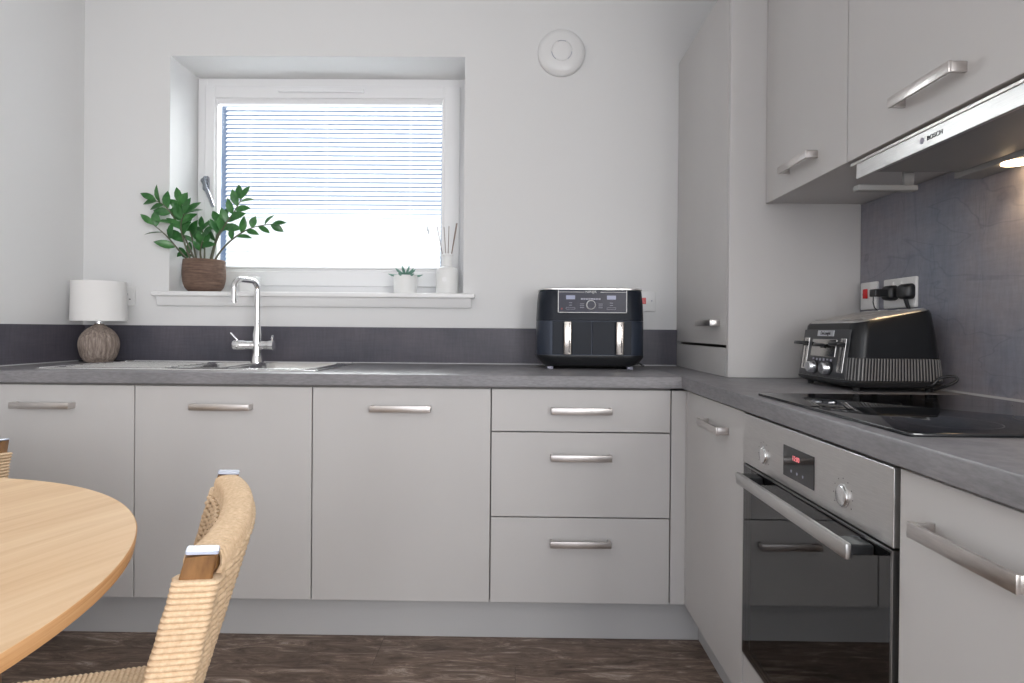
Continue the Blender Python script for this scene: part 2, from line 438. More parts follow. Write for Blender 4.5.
GX0, GX1, GZ0, GZ1 = WX0 + .100, WX1 - .125, WZ0 + .123, WZ1 - .112
bm = box(-1.13, -.73, YWIN - .030, YWIN - .0145, WZ1 - .078, WZ1 - .062, bev=.003)
obj('trickle_vent', bm, UPVC, win)
HXW, HZW = WX0 + .055, 1.735
bm = BM(); add_prism(bm, rrect(.015, .036, .012, 5, HXW, HZW), 'y', YWIN - .0145, YWIN - .026, bev=.003)
hdl = obj('window_handle', bm, DCHR, win, 40); hdl['label'] = 'dark metal lever handle'
bm = add_lathe(BM(), [(.0, -.05), (.011, -.05), (.013, -.046), (.013, -.026)], HXW, HZW + .008, 20, 'y', YWIN)
add_tube(bm, [(HXW, YWIN - .045, HZW + .008), (HXW + .012, YWIN - .052, HZW - .02), (HXW + .034, YWIN - .056, HZW - .07), (HXW + .052, YWIN - .056, HZW - .115)], [.009, .0095, .0085, .0075], 12)
obj('lever', bm, DCHR, hdl, 40)
# sill board and apron moulding
bm = box(WX0, WX1, -.001, YWIN - .001, WZ0 - .02, WZ0, bev=0)
add_box(bm, WX0 - .055, WX1 + .052, -.045, 0.0, WZ0 - .02, WZ0, bev=.004)
add_prism(bm, [(-.001, WZ0 - .0205), (-.034, WZ0 - .0205), (-.028, WZ0 - .03), (-.022, WZ0 - .056), (-.018, WZ0 - .061), (-.001, WZ0 - .061)], 'x', WX0 - .04, WX1 + .036)
struct('trim_1', bm, SILLM, 30)

# venetian blind fitted inside the sash
blind = thing('venetian_blind', 'white venetian blind with thin slats hanging closed inside the window', 'blind', ((GX0 + GX1) / 2, YWIN + .01, GZ0))
bm = box(GX0 + .002, GX1 - .002, YWIN - .008, YWIN + .028, GZ1 - .016, GZ1, bev=.003)
obj('head_rail', bm, UPVC, blind)
obj('bottom_rail', box(GX0 + .03, GX1 - .003, YWIN - .002, YWIN + .020, GZ0 + .001, GZ0 + .011, bev=.003), UPVC, blind)
ns = 36; pitch = (GZ1 - .022 - GZ0 - .012) / ns
def slat_bm(zc, tilt, x0, x1):
    bm = BM(); wd = .0255; rows = []
    for k in range(7):
        s = (k / 6 - .5); arch = .0018 * (1 - (2 * s) ** 2)
        y = s * wd * math.cos(tilt) - arch * math.sin(tilt)
        z = s * wd * math.sin(tilt) + arch * math.cos(tilt)
        rows.append((y, z))
    A = [bm.verts.new((x0, YWIN + .010 + y, zc + z)) for y, z in rows]; B = [bm.verts.new((x1, YWIN + .010 + y, zc + z)) for y, z in rows]
    A2 = [bm.verts.new((x0, YWIN + .010 + y, zc + z - .0003)) for y, z in rows]; B2 = [bm.verts.new((x1, YWIN + .010 + y, zc + z - .0003)) for y, z in rows]
    for k in range(6):
        bm.faces.new((A[k], A[k + 1], B[k + 1], B[k]))
        bm.faces.new((A2[k], B2[k], B2[k + 1], A2[k + 1]))
    return bm
slat0 = None
for i in range(ns):
    z = GZ0 + .012 + pitch * (i + .5)
    f = i / (ns - 1)
    tl = math.radians(47 + 14 * min(1, max(0, (.40 - f) / .16)))
    if True:
        o = obj('slat', slat_bm(z, tl, GX0 + .036, GX1 - .004), SLAT, blind, 60)
for x in (GX0 + .145, (GX0 + GX1) / 2 - .02, GX1 - .15):
    for dy in (-.006, .026): obj('ladder_cord', add_tube(BM(), [(x, YWIN + dy, GZ0 + .006), (x, YWIN + dy, GZ1 - .01)], .0007, 5), UPVC, blind)
CG = mat('cord_grey', (.5, .5, .52), .6)
for x, z in ((GX1 - .058, GZ1 - .60), (GX1 - .064, GZ1 - .585)):
    bm = BM(); add_tube(bm, [(x, YWIN - .010, GZ1 - .012), (x, YWIN - .010, z)], .0006, 5)
    add_lathe(bm, [(.0015, .0), (.0035, -.012), (.003, -.022), (0.0, -.024)], x, YWIN - .010, 10, 'z', z)
    obj('pull_cord', bm, CG, blind, 40)

# ------------------------------------------------------------------ worktops and wall linings
def edge_prof(a, b, r=.006):   # rounded front nosing profile (pos, z): a = back, b = front
    s = 1 if b > a else -1
    return [(a, ZW - .040), (b - s * r * .4, ZW - .040), (b, ZW - .040 + r * .4), (b, ZW - r), (b - s * r * .3, ZW - r * .3), (b - s * r, ZW), (a, ZW)]
WF, WRX = -.622, .542
# back run with sink cut-outs: built from strips around two bowls
wt = obj('worktop', None or prism(edge_prof(-.002, WF), 'x', XL + .001, WRX - .0008), WTOP, None, 30)
def cut(o, boxes):
    cs = []
    for b in boxes:
        me = bpy.data.meshes.new('cut'); bm = box(*b); bm.to_mesh(me); bm.free(); c = bpy.data.objects.new('cut', me); COL.objects.link(c); cs.append(c)
        m = o.modifiers.new('cut', 'BOOLEAN'); m.object = c; m.operation = 'DIFFERENCE'; m.solver = 'EXACT'
    dg = bpy.context.evaluated_depsgraph_get(); nm = bpy.data.meshes.new_from_object(o.evaluated_get(dg))
    o.modifiers.clear(); o.data = nm
    for c in cs: bpy.data.objects.remove(c)
cut(wt, [(-1.03, -.725, -.497, -.150, .8, 1.0), (-1.215, -1.06, -.497, -.175, .8, 1.0)])
tag(wt, 'long grey stone-effect worktop along the back wall under the window', 'worktop')
wr = obj('worktop', add_prism(BM(), edge_prof(XR - .001, WRX), 'y', -2.06, -.002), WTOP, None, 30)
tag(wr, 'grey stone-effect worktop along the right wall carrying the hob', 'worktop')
up = obj('upstand', box(XL + .019, .682, -.018, -.001, ZW + .0012, 1.068, bev=.001), UPST)
tag(up, 'dark slate-effect upstand strip along the back wall', 'upstand')
obj('sealant', box(XL + .02, .68, -.021, -.0185, ZW + .001, ZW + .005), SIL, up)
up2 = obj('upstand', box(XL + .001, XL + .018, WF + .002, -.001, ZW + .0012, 1.068, bev=.001), UPST)
for v in up2.data.vertices: pass
tag(up2, 'dark slate-effect upstand strip on the left wall', 'upstand')
obj('sealant', box(XL + .0185, XL + .021, -.62, -.02, ZW + .001, ZW + .005), SIL, up2)
sp = obj('splashback', box(XR - .012, XR - .001, -2.06, -.646, ZW + .0012, 1.4775, bev=.001), SLATE)
tag(sp, 'tall dark slate-effect splashback panel behind the hob', 'splashback')
obj('sealant', box(XR - .016, XR - .0125, -2.06, -.65, ZW + .001, ZW + .006), SIL, sp)
XS = XR - .012   # splashback face

# ------------------------------------------------------------------ handles
def handle_x(cx, z, y, L=.200, h=.021, proj=.034):   # horizontal along X, on a face at y looking to -Y
    bm = BM()
    add_box(bm, cx - L / 2, cx + L / 2, y - proj, y - proj + .006, z - h / 2, z + h / 2, bev=.0008)
    for s in (-1, 1):
        a = cx + s * L / 2; add_box(bm, a, a - s * .008, y - proj + .004, y - .0002, z - h / 2 + .0006, z + h / 2 - .0006, bev=.0012)
    return bm
def handle_y(cy, z, x, L=.180, h=.021, proj=.034):   # along Y, on a face at x looking to -X
    bm = BM()
    add_box(bm, x - proj, x - proj + .006, cy - L / 2, cy + L / 2, z - h / 2, z + h / 2, bev=.0008)
    for s in (-1, 1):
        a = cy + s * L / 2; add_box(bm, x - proj + .004, x - .0002, a, a - s * .008, z - h / 2 + .0006, z + h / 2 - .0006, bev=.0012)
    return bm
def carcass(x0, x1, y0, y1, z0, z1, face, t=.016):
    """open box of boards; face = open side '-y' or '-x'"""
    bm = BM()
    if face == '-y':
        add_box(bm, x0, x0 + t, y0, y1, z0, z1); add_box(bm, x1 - t, x1, y0, y1, z0, z1)
        add_box(bm, x0 + t, x1 - t, y0, y1, z0, z0 + t); add_box(bm, x0 + t, x1 - t, y0, y1, z1 - t, z1)
        add_box(bm, x0 + t, x1 - t, y1 - t, y1, z0 + t, z1 - t)
    else:
        add_box(bm, x0, x1, y0, y0 + t, z0, z1); add_box(bm, x0, x1, y1 - t, y1, z0, z1)
        add_box(bm, x0, x1, y0 + t, y1 - t, z0, z0 + t); add_box(bm, x0, x1, y0 + t, y1 - t, z1 - t, z1)
        add_box(bm, x1 - t, x1, y0 + t, y1 - t, z0 + t, z1 - t)
    return bm
G = .002; DT = .018
CT = ZW - .0415
def base_x(x0, x1, label, doors, cat='cabinet', name='base_cabinet', group=None):
    t = thing(name, label, cat, ((x0 + x1) / 2, -.3, ZB), group)
    obj('carcass', carcass(x0 + .0005, x1 - .0005, YF + DT + .001, -.024, ZB, CT - .001, '-y'), CARC, t)
    for (z0, z1, nm, hz) in doors:
        d = obj(nm, box(x0 + G, x1 - G, YF, YF + DT, z0, z1, bev=.0015), CAB, t)
        obj('handle', handle_x((x0 + x1) / 2, hz, YF), NICKEL, d, 40)
    return t
base_x(XL + .012, XG, 'light grey cabinet in the left corner behind the table, below the table lamp', [(ZB, ZT, 'door', .797)])
base_x(XG, XG + .6, 'light grey cabinet directly below the kitchen tap and sink', [(ZB, ZT, 'door', .797)])
base_x(XG + .6, XG + 1.2, 'light grey cabinet door left of the three-drawer unit', [(ZB, ZT, 'door', .797)])
base_x(XG + 1.2, XG + 1.8, 'light grey three-drawer unit below the air fryer',
       [(.7215 + G, ZT, 'drawer', .795), (.436 + G, .7215 - G, 'drawer', .640), (ZB, .436 - G, 'drawer', .355)], 'drawers', 'drawer_unit')
# corner posts
co = obj('corner_filler', box(XG + 1.8 + G, XF, YF, YF + DT, ZB, ZT, bev=.0015), CAB)
tag(co, 'narrow light grey filler strip in the inner corner beside the drawers', 'filler panel')
obj('return_panel', box(XF, XF + DT, YF - .012, YF + DT, ZB, ZT, bev=.0015), CAB, co)
# right run
def base_y(y0, y1, label, zs, cat='cabinet', hl=.180, cy=None, hz=.797):
    t = thing('base_cabinet', label, cat, (.8, (y0 + y1) / 2, ZB))
    obj('carcass', carcass(XF + DT + .001, XR - .02, y0 + .0005, y1 - .0005, ZB, CT - .001, '-x'), CARC, t)
    for i, (z0, z1) in enumerate(zs):
        d = obj('door' if len(zs) == 1 else 'drawer', box(XF, XF + DT, y0 + G, y1 - G, z0, z1, bev=.0015), CAB, t)
        obj('handle', handle_y(cy if cy else (y0 + y1) / 2, (hz if i == 0 else z1 - .06), XF, hl), NICKEL, d, 40)
    return t
base_y(-1.118, -.614, 'narrow light grey cabinet between the inner corner and the oven', [(ZB, ZT)], cy=-.918)
base_y(-2.042, -1.723, 'light grey cabinet at the right edge of the photo, right of the oven', [(ZB, ZT)], cy=-1.8825, hz=.797)
# plinths
pb = obj('plinth', box(XL + .001, .629, -.536, -.520, 0.0, ZB - .002, bev=.001), PLI); tag(pb, 'grey plinth board under the back wall cabinets', 'plinth')
pr = obj('plinth', box(.630, .646, -2.04, -.521, 0.0, ZB - .002, bev=.001), PLI); tag(pr, 'grey plinth board under the right wall cabinets', 'plinth')

# ------------------------------------------------------------------ oven
Y0, Y1 = -1.719, -1.121
ov = thing('built_in_oven', 'stainless steel built-in oven with glass door under the hob', 'oven', (.8, -1.42, .27))
bm = carcass(XF + .016, XR - .06, Y0 + .006, Y1 - .006, .275, CT - .003, '-x', .012)
obj('housing', bm, mat('oven_enamel', (.5, .5, .5), .5), ov)
cp = obj('control_panel', box(XF - .004, XF + .018, Y0 + .003, Y1 - .001, .7425, ZT - .001, bev=.0015), STEEL, ov)
for ky in (-1.245, -1.578):
    kb = add_lathe(BM(), [(.020, 0), (.020, -.0016), (.0178, -.002), (.0172, -.0045), (.0155, -.0055), (0, -.0052)], ky, .783, 32, 'x', XF - .004)
    k = obj('knob', kb, mat('knob_silver', (.78, .78, .78), .25, 1.0), cp, 35)
    tk = BM()
    for i in range(9):
        a = math.radians(-120 + 30 * i); add_box(tk, XF - .0045, XF - .004, ky + .030 * math.sin(a) - .0008, ky + .030 * math.sin(a) + .0008, .783 + .030 * math.cos(a) - .0008, .783 + .030 * math.cos(a) + .0008)
    obj('dial_marks', tk, PRINTD, cp)
ds = obj('display', box(XF - .0052, XF - .004, -1.478, -1.348, .765, .828), BLACKGLASS, cp)
obj('digits', text_bm('12:00', .014, (XF - .0056, -1.405, .808), (0, -1, 0), (0, 0, 1)), DIGIT, ds)
bm = BM()
for i, y in enumerate((-1.385, -1.41, -1.435)): add_lathe(bm, [(.003, 0), (.003, -.0005), (0, -.0005)], y, .780, 12, 'x', XF - .0052)
obj('touch_keys', bm, PRINTG, ds)
# door: dark glass outer pane in a thin steel frame
dr = obj('oven_door', ring_frame(Y0 + .004, Y1 - .002, .272, .7395, .006, 0, 1), mat('oven_door_rim', (.35, .35, .35), .3, 1.0), ov)
me = dr.data
for v in me.vertices:           # ring_frame works in x/y/z: remap (x,y,z)->(y-plane)
    pass
# rebuild rim in the x plane
bpy.data.objects.remove(dr)
def ring_x(y0, y1, z0, z1, t, x0, x1, bev=.001):
    bm = BM()
    add_box(bm, x0, x1, y0, y0 + t, z0, z1, bev=bev); add_box(bm, x0, x1, y1 - t, y1, z0, z1, bev=bev)
    add_box(bm, x0 + .0003, x1, y0 + t - .001, y1 - t + .001, z1 - t, z1, bev=bev); add_box(bm, x0 + .0003, x1, y0 + t - .001, y1 - t + .001, z0, z0 + t, bev=bev)
    return bm
dr = obj('oven_door', ring_x(Y0 + .004, Y1 - .001, .272, .739, .005, XF - .004, XF + .018), mat('oven_door_rim', (.30, .30, .30), .3, 1.0), ov)
obj('door_glass', box(XF - .0035, XF + .0, Y0 + .009, Y1 - .006, .277, .734), OVGLASS, dr)
# black printed surround on the inside of the glass, with the viewing window left open
bm = BM(); a0, a1, b0, b1 = Y0 + .009, Y1 - .006, .277, .734
IY0, IY1, IZ0, IZ1 = -1.640, -1.195, .318, .640
for q in ((a0, IY0, b0, b1), (IY1, a1, b0, b1), (IY0, IY1, b0, IZ0), (IY0, IY1, IZ1, b1)):
    add_box(bm, XF + .0005, XF + .003, q[0], q[1], q[2], q[3])
obj('door_surround', bm, mat('black_enamel', (.01, .01, .011), .25), dr)
bm = BM()
LZ = .722
add_box(bm, XF - .050, XF - .040, -1.672, -1.196, LZ - .014, LZ + .012, bev=.003)
hd = obj('door_handle', bm, STEEL, dr, 40)
for y in (-1.664, -1.204):
    s = 1 if y < -1.4 else -1
    bm = BM(); add_box(bm, XF - .042, XF - .004, y - .006 if s > 0 else y - .04, y + .04 if s > 0 else y + .006, LZ - .008, LZ + .009, bev=.003)
    obj('handle_bracket', bm, BLK, hd)
# shelf and runners inside the cavity
bm = BM()
for z in (.365, .44, .52, .59):
    for y in (Y0 + .085, Y1 - .085):
        obj('runner', add_tube(BM(), [(XF + .03, y, z), (XR - .12, y, z)], .0025, 6), CHROME, ov, 60)
bm = BM(); zz = .445
add_tube(bm, [(XF + .035, Y0 + .09, zz), (XF + .035, Y1 - .09, zz), (XR - .14, Y1 - .09, zz), (XR - .14, Y0 + .09, zz)], .003, 6, closed=True)
for i in range(17):
    y = Y0 + .10 + i * (Y1 - Y0 - .2) / 16; add_tube(bm, [(XF + .035, y, zz + .003), (XR - .14, y, zz + .003)], .0015, 5)
obj('wire_shelf', bm, CHROME, ov, 60)
fl = obj('filler_panel', box(XF, XF + DT, Y0 + G, Y1 - G, ZB, .268, bev=.0015), CAB)
tag(fl, 'light grey filler panel directly below the oven', 'panel')

# ------------------------------------------------------------------ hob
HX0, HX1, HY0, HY1 = .566, 1.066, -1.737, -1.185
hob = thing('induction_hob', 'black glass induction hob set in the right worktop', 'hob', ((HX0 + HX1) / 2, (HY0 + HY1) / 2, ZW))
bm = BM(); add_prism(bm, rrect((HX1 - HX0) / 2, (HY1 - HY0) / 2, .008, 4, (HX0 + HX1) / 2, (HY0 + HY1) / 2), 'z', ZW + .0004, ZW + .006, bev=.0012)
gl = obj('glass_top', bm, BLACKGLASS, hob, 30)
HPR = mat('hob_print', (.05, .05, .055), .4); zt_ = ZW + .0061
for cx, cy, r in ((.70, -1.34, .09), (.70, -1.62, .075), (.94, -1.34, .075), (.94, -1.62, .10)):
    n = 48; bm = BM()
    for k in range(n):
        a, b2 = 2 * PI * k / n, 2 * PI * (k + 1) / n
        q = [bm.verts.new((cx + rr * math.cos(t), cy + rr * math.sin(t), zt_)) for rr, t in ((r, a), (r + .0012, a), (r + .0012, b2), (r, b2))]
        bm.faces.new(q)
    obj('zone_mark', bm, HPR, gl)

# ------------------------------------------------------------------ tall larder cabinet standing on the worktop
TX, TY, TZ = .683, -.644, 2.216
ld = thing('larder_cabinet', 'tall light grey cabinet standing on the worktop in the right corner', 'cabinet', (.9, -.32, ZW))
bm = BM()
add_box(bm, TX + .020, XR - .001, TY + .018, -.002, ZW + .001, ZW + .016); add_box(bm, TX + .020, XR - .001, TY + .018, -.002, TZ - .016, TZ)
add_box(bm, TX + .020, XR - .001, -.018, -.002, ZW + .016, TZ - .016); add_box(bm, XR - .014, XR - .001, TY + .018, -.018, ZW + .016, TZ - .016)
obj('carcass', bm, CARC, ld)
obj('side_panel', box(TX + .001, XR - .0015, TY, TY + .018, ZW + .001, TZ, bev=.0012), CAB, ld)
dd = obj('door', box(TX, TX + .018, TY + .020, -.004, 1.018, TZ, bev=.0015), CAB, ld)
obj('handle', handle_y(-.475, 1.092, TX), NICKEL, dd, 40)
obj('lower_panel', box(TX, TX + .018, TY + .020, -.004, ZW + .001, 1.008, bev=.0015), CAB, ld)

# ------------------------------------------------------------------ wall cabinets and hood
UX, UZ = .800, 1.478
def wall_cab(y0, y1, label, hy, L):
    t = thing('wall_cabinet', label, 'cabinet', (.95, (y0 + y1) / 2, UZ))
    obj('carcass', carcass(UX + DT + .001, XR - .001, y0 + .0004, y1 - .0004, UZ + .002, TZ, '-x'), CAB, t)
    d = obj('door', box(UX, UX + DT, y0 + G, y1 - G, UZ, TZ, bev=.0015), CAB, t)
    obj('handle', handle_y(hy, 1.541, UX, L), NICKEL, d, 40)
    return t
wall_cab(-1.128, TY - .001, 'light grey wall cabinet between the tall cabinet and the hood cabinet', -.899, .178)
wall_cab(-1.730, -1.129, 'light grey wall cabinet above the extractor hood', -1.435, .180)
hood = thing('extractor_hood', 'slim stainless steel extractor hood under the wall cabinet', 'extractor hood', (.95, -1.43, 1.42))
HY = -1.166
st = obj('front_strip', box(.803, .812, -1.725, HY, 1.428, 1.4635, bev=.0012), STEEL, hood)
obj('emblem', add_lathe(BM(), [(.0065, 0), (.0065, -.0004), (0, -.0004)], -1.400, 1.4460, 24, 'x', .803), PRINTG, st)
obj('lettering', text_bm('BOSCH', .0125, (.8026, -1.437, 1.4460), (0, -1, 0), (0, 0, 1), stretch=1.1), PRINTD, st)
HOODG = mat('hood_grey_metal', srgb(150, 150, 150), .5)
obj('upper_rail', box(.8075, .835, -1.727, -1.132, 1.4665, 1.4735, bev=.001), NICKEL, hood)
bm = BM()
add_box(bm, .8125, 1.045, -1.725, HY, 1.446, 1.456, bev=.001)
add_box(bm, .8125, .822, -1.725, HY, 1.432, 1.446, bev=.001)
obj('underside', bm, HOODG, hood)
obj('side_lip', add_box(box(.812, .955, HY + .006, HY + .032, 1.404, 1.418, bev=.003), .93, .953, HY + .020, HY + .030, 1.417, 1.476), HOODG, hood)
obj('grease_filter', box(.835, 1.035, -1.70, -1.18, 1.4435, 1.4458), mat('filter_grey', srgb(140, 140, 140), .5), hood)
obj('rear_box', box(1.046, XS - .001, -1.725, -1.15, 1.434, 1.474, bev=.002), HOODG, hood)
for y in (-1.30, -1.58):
    lm = obj('hood_lamp', add_lathe(BM(), [(.030, 0), (.030, -.003), (.024, -.004), (0, -.004)], 1.076, y, 28, 'z', 1.434), LAMPE, hood, 40)
for y in (-1.30, -1.58):
    d = bpy.data.lights.new('hood_spot', 'SPOT'); d.energy = 1.6; d.color = (1, .72, .42); d.spot_size = 2.0; d.spot_blend = .8; d.shadow_soft_size = .02
    o = bpy.data.objects.new('hood_spot', d); COL.objects.link(o); o.location = (1.070, y, 1.427)

# ------------------------------------------------------------------ sink and tap
SX0, SX1, SY0, SY1 = -1.665, -.690, -.552, -.075
sk = thing('sink', 'stainless steel sink with drainer set in the worktop under the window', 'sink', ((SX0 + SX1) / 2, (SY0 + SY1) / 2, ZW))
bm = BM(); zt_ = ZW + .004
ox = [(SX0, SX1, SY0, SY1)]
bowls = [(-1.03, -.725, SY0 + .055, SY1 - .075, .0), (-1.215, -1.06, SY0 + .055, SY1 - .10, .0)]
xs = sorted({SX0, SX1} | {b[0] for b in bowls} | {b[1] for b in bowls}); ys = sorted({SY0, SY1} | {b[2] for b in bowls} | {b[3] for b in bowls})
def inb(x, y): return any(b[0] < x < b[1] and b[2] < y < b[3] for b in bowls)
vs = {}
def V(x, y, z):
    k = (round(x, 5), round(y, 5), round(z, 5))
    if k not in vs: vs[k] = bm.verts.new((x, y, z))
    return vs[k]
for i in range(len(xs) - 1):
    for j in range(len(ys) - 1):
        if not inb((xs[i] + xs[i + 1]) / 2, (ys[j] + ys[j + 1]) / 2):
            bm.faces.new((V(xs[i], ys[j], zt_), V(xs[i + 1], ys[j], zt_), V(xs[i + 1], ys[j + 1], zt_), V(xs[i], ys[j + 1], zt_)))
for a, b2 in (((SX0, SY0), (SX1, SY0)), ((SX1, SY0), (SX1, SY1)), ((SX1, SY1), (SX0, SY1)), ((SX0, SY1), (SX0, SY0))):
    bm.faces.new((V(*a, zt_), V(*b2, zt_), V(*b2, ZW + .0005), V(*a, ZW + .0005)))
deck = obj('deck', bm, SINKM, sk)
bm = ring_frame(SX0 - .001, SX1 + .001, 0, 1, .01, 0, 1); bm.free()
bm = BM(); add_tube(bm, [(x, y, zt_) for x, y in rrect((SX1 - SX0) / 2 - .003, (SY1 - SY0) / 2 - .003, .012, 4, (SX0 + SX1) / 2, (SY0 + SY1) / 2)], .0025, 8, closed=True)
obj('rim', bm, CHROME, sk, 60)
for b in bowls:
    bm = BM(); cx, cy = (b[0] + b[1]) / 2, (b[2] + b[3]) / 2; hx, hy = (b[1] - b[0]) / 2, (b[3] - b[2]) / 2
    secs = [[(x, y, z) for x, y in rrect(hx - i_, hy - i_, r_, 6, cx, cy)] for z, i_, r_ in ((zt_ + .002, -.006, .02), (zt_ + .0035, .0, .03), (zt_ - .004, .006, .03), (ZW - .038, .010, .04))]
    rings = [[bm.verts.new(p) for p in s] for s in secs]
    for i in range(3):
        for k in range(len(rings[0])):
            n = len(rings[0]); bm.faces.new((rings[i][k], rings[i][(k + 1) % n], rings[i + 1][(k + 1) % n], rings[i + 1][k]))
    bm.faces.new(rings[-1])
    bmesh.ops.recalc_face_normals(bm, faces=bm.faces[:])
    obj('bowl', bm, SINKM, sk, 50)
bm = BM()
for i in range(8):
    y = SY0 + .08 + i * .042; add_tube(bm, [(SX0 + .05, y, zt_ + .0005), (-1.26, y, zt_ + .0005)], .0035, 8)
obj('drainer_ribs', bm, SINKM, sk, 60)

TPX, TPY = -1.070, -.150
tap = thing('kitchen_tap', 'chrome kitchen mixer tap with square swan neck behind the sink', 'tap', (TPX, TPY, ZW + .004))
bm = add_lathe(BM(), [(.026, 0), (.026, .004), (.024, .010), (.020, .04), (.0185, .055), (.0185, .118), (.0125, .145), (.0125, .16)], TPX, TPY, 28, 'z', ZW + .0045)
obj('body', bm, CHROME, tap, 40)
bm = BM(); zb_, ztp = ZW + .15, 1.252
d = Vector((-.045, -.110, 0)); L = d.length; u = d.normalized(); r = .035
pts = [Vector((TPX, TPY, zb_)), Vector((TPX, TPY, ztp - r))]
for k in range(1, 7):
    a = PI / 2 * k / 6; pts.append(Vector((TPX, TPY, ztp - r)) + u * (r - r * math.cos(a)) + Vector((0, 0, r * math.sin(a))))
e = Vector((TPX, TPY, ztp)) + u * (L - r)
for k in range(0, 7):
    a = PI / 2 * k / 6; pts.append(e + u * (r * math.sin(a)) + Vector((0, 0, -r + r * math.cos(a))))
pts.append(Vector((TPX, TPY, 1.160)) + u * L)
add_tube(bm, pts, .0115, 16)
obj('spout', bm, CHROME, tap, 50)
bm = add_lathe(BM(), [(0, -.098), (.018, -.098), (.020, -.095), (.020, -.055), (.0175, -.052), (.0175, .045), (.020, .048), (.020, .068), (0.0, .070)], TPY, .990, 28, 'x', TPX)
cb = obj('crossbar', bm, CHROME, tap, 40)
bm = BM(); add_tube(bm, [(TPX - .084, TPY, .997), (TPX - .084, TPY, 1.012), (TPX - .108, TPY - .006, 1.040)], [.005, .0045, .0035], 10)
obj('lever', bm, CHROME, cb, 50)
bm = BM(); add_tube(bm, [(TPX + .060, TPY, .997), (TPX + .062, TPY, 1.018), (TPX + .064, TPY - .003, 1.030)], [.005, .0045, .0035], 10)
obj('lever', bm, CHROME, cb, 50)

# ------------------------------------------------------------------ table lamp
LX, LY = -1.742, -.125
lp = thing('table_lamp', 'table lamp with round grooved ceramic base and pale drum shade', 'lamp', (LX, LY, ZW))
prof = [(.042, .0), (.050, .004), (.065, .028), (.0725, .060), (.0735, .080), (.068, .106), (.051, .131), (.031, .147), (.019, .156), (.015, .161)]
def cr(prof, n):
    out = []
    for i in range(len(prof) - 1):
        p0, p1, p2, p3 = prof[max(i - 1, 0)], prof[i], prof[i + 1], prof[min(i + 2, len(prof) - 1)]
        for k in range(n):
            t = k / n; out.append(tuple(.5 * ((2 * p1[j]) + (-p0[j] + p2[j]) * t + (2 * p0[j] - 5 * p1[j] + 4 * p2[j] - p3[j]) * t * t + (-p0[j] + 3 * p1[j] - 3 * p2[j] + p3[j]) * t ** 3) for j in range(len(p1))))
    out.append(prof[-1]); return out
P2 = cr(prof, 4); n = 120; secs = []
for r, h in P2:
    amp = .0022 * min(1, r / .06)
    secs.append([(LX + (r - amp * (1 - abs(math.sin(12 * 2 * PI * k / n))) * 1.6) * math.cos(2 * PI * k / n), LY + (r - amp * (1 - abs(math.sin(12 * 2 * PI * k / n))) * 1.6) * math.sin(2 * PI * k / n), ZW + h + .0005) for k in range(n)])
obj('lamp_base', add_loft(BM(), secs), LBASE, lp, 60)
obj('fitting', add_lathe(BM(), [(.013, .158), (.013, .176), (.010, .178), (.010, .195), (0, .195)], LX, LY, 20, 'z', ZW), CHROME, lp, 40)
bm = BM(); prof = [(.1015, .172), (.098, .335), (.0968, .335), (.1003, .172), (.1015, .172)]
add_lathe(bm, prof, LX, LY, 64, 'z', ZW, caps=False)
for a in range(3):
    an = a * 2 * PI / 3; add_tube(bm, [(LX, LY, ZW + .190), (LX + .099 * math.cos(an), LY + .099 * math.sin(an), ZW + .190)], .0015, 6)
obj('lamp_shade', bm, SHADE, lp, 40)
bm = BM(); add_tube(bm, [(LX - .05, LY + .02, ZW + .006), (LX - .105, LY + .03, ZW + .004), (LX - .098, LY + .085, ZW + .0035), (LX + .0, LY + .092, ZW + .0035), (LX + .09, LY + .09, ZW + .004)], .003, 8)
obj('flex', bm, BLK, lp, 60)

# ------------------------------------------------------------------ sockets and alarm
def socket_holes(bm, cx, cz, y):
    for dx, dz, w2, h2 in ((0, .012, .004, .008), (-.011, -.009, .0065, .004), (.011, -.009, .0065, .004)):
        add_box(bm, cx + dx - w2 / 2, cx + dx + w2 / 2, y - .0004, y, cz + dz - h2 / 2, cz + dz + h2 / 2)
sc = obj('plug_socket', prism(rrect(.073, .043, .004, 3, -1.742, 1.196), 'y', -.0095, -.0005, bev=.002), WPLASTIC, None, 40)
tag(sc, 'white wall socket half hidden behind the table lamp shade', 'socket')
for x in (-1.70, -1.782): bm = BM(); socket_holes(bm, x, 1.190, -.0096); obj('pin_holes', bm, BLK, sc)
for x in (-1.682, -1.80): obj('rocker', box(x - .005, x + .005, -.0135, -.0096, 1.212, 1.226, bev=.001), WPLASTIC, sc)
sw = obj('fused_switch', prism(rrect(.043, .043, .004, 3, .548, 1.190), 'y', -.0095, -.0005, bev=.002), WPLASTIC, None, 40)
tag(sw, 'white cooker switch with red rocker on the back wall behind the air fryer', 'switch')
obj('red_rocker', box(.532, .549, -.0145, -.0096, 1.178, 1.205, bev=.0015), RED, sw)
obj('screw', add_lathe(BM(), [(.003, 0), (.003, -.001), (0, -.001)], .574, 1.192, 12, 'y', -.0096), PRINTG, sw)
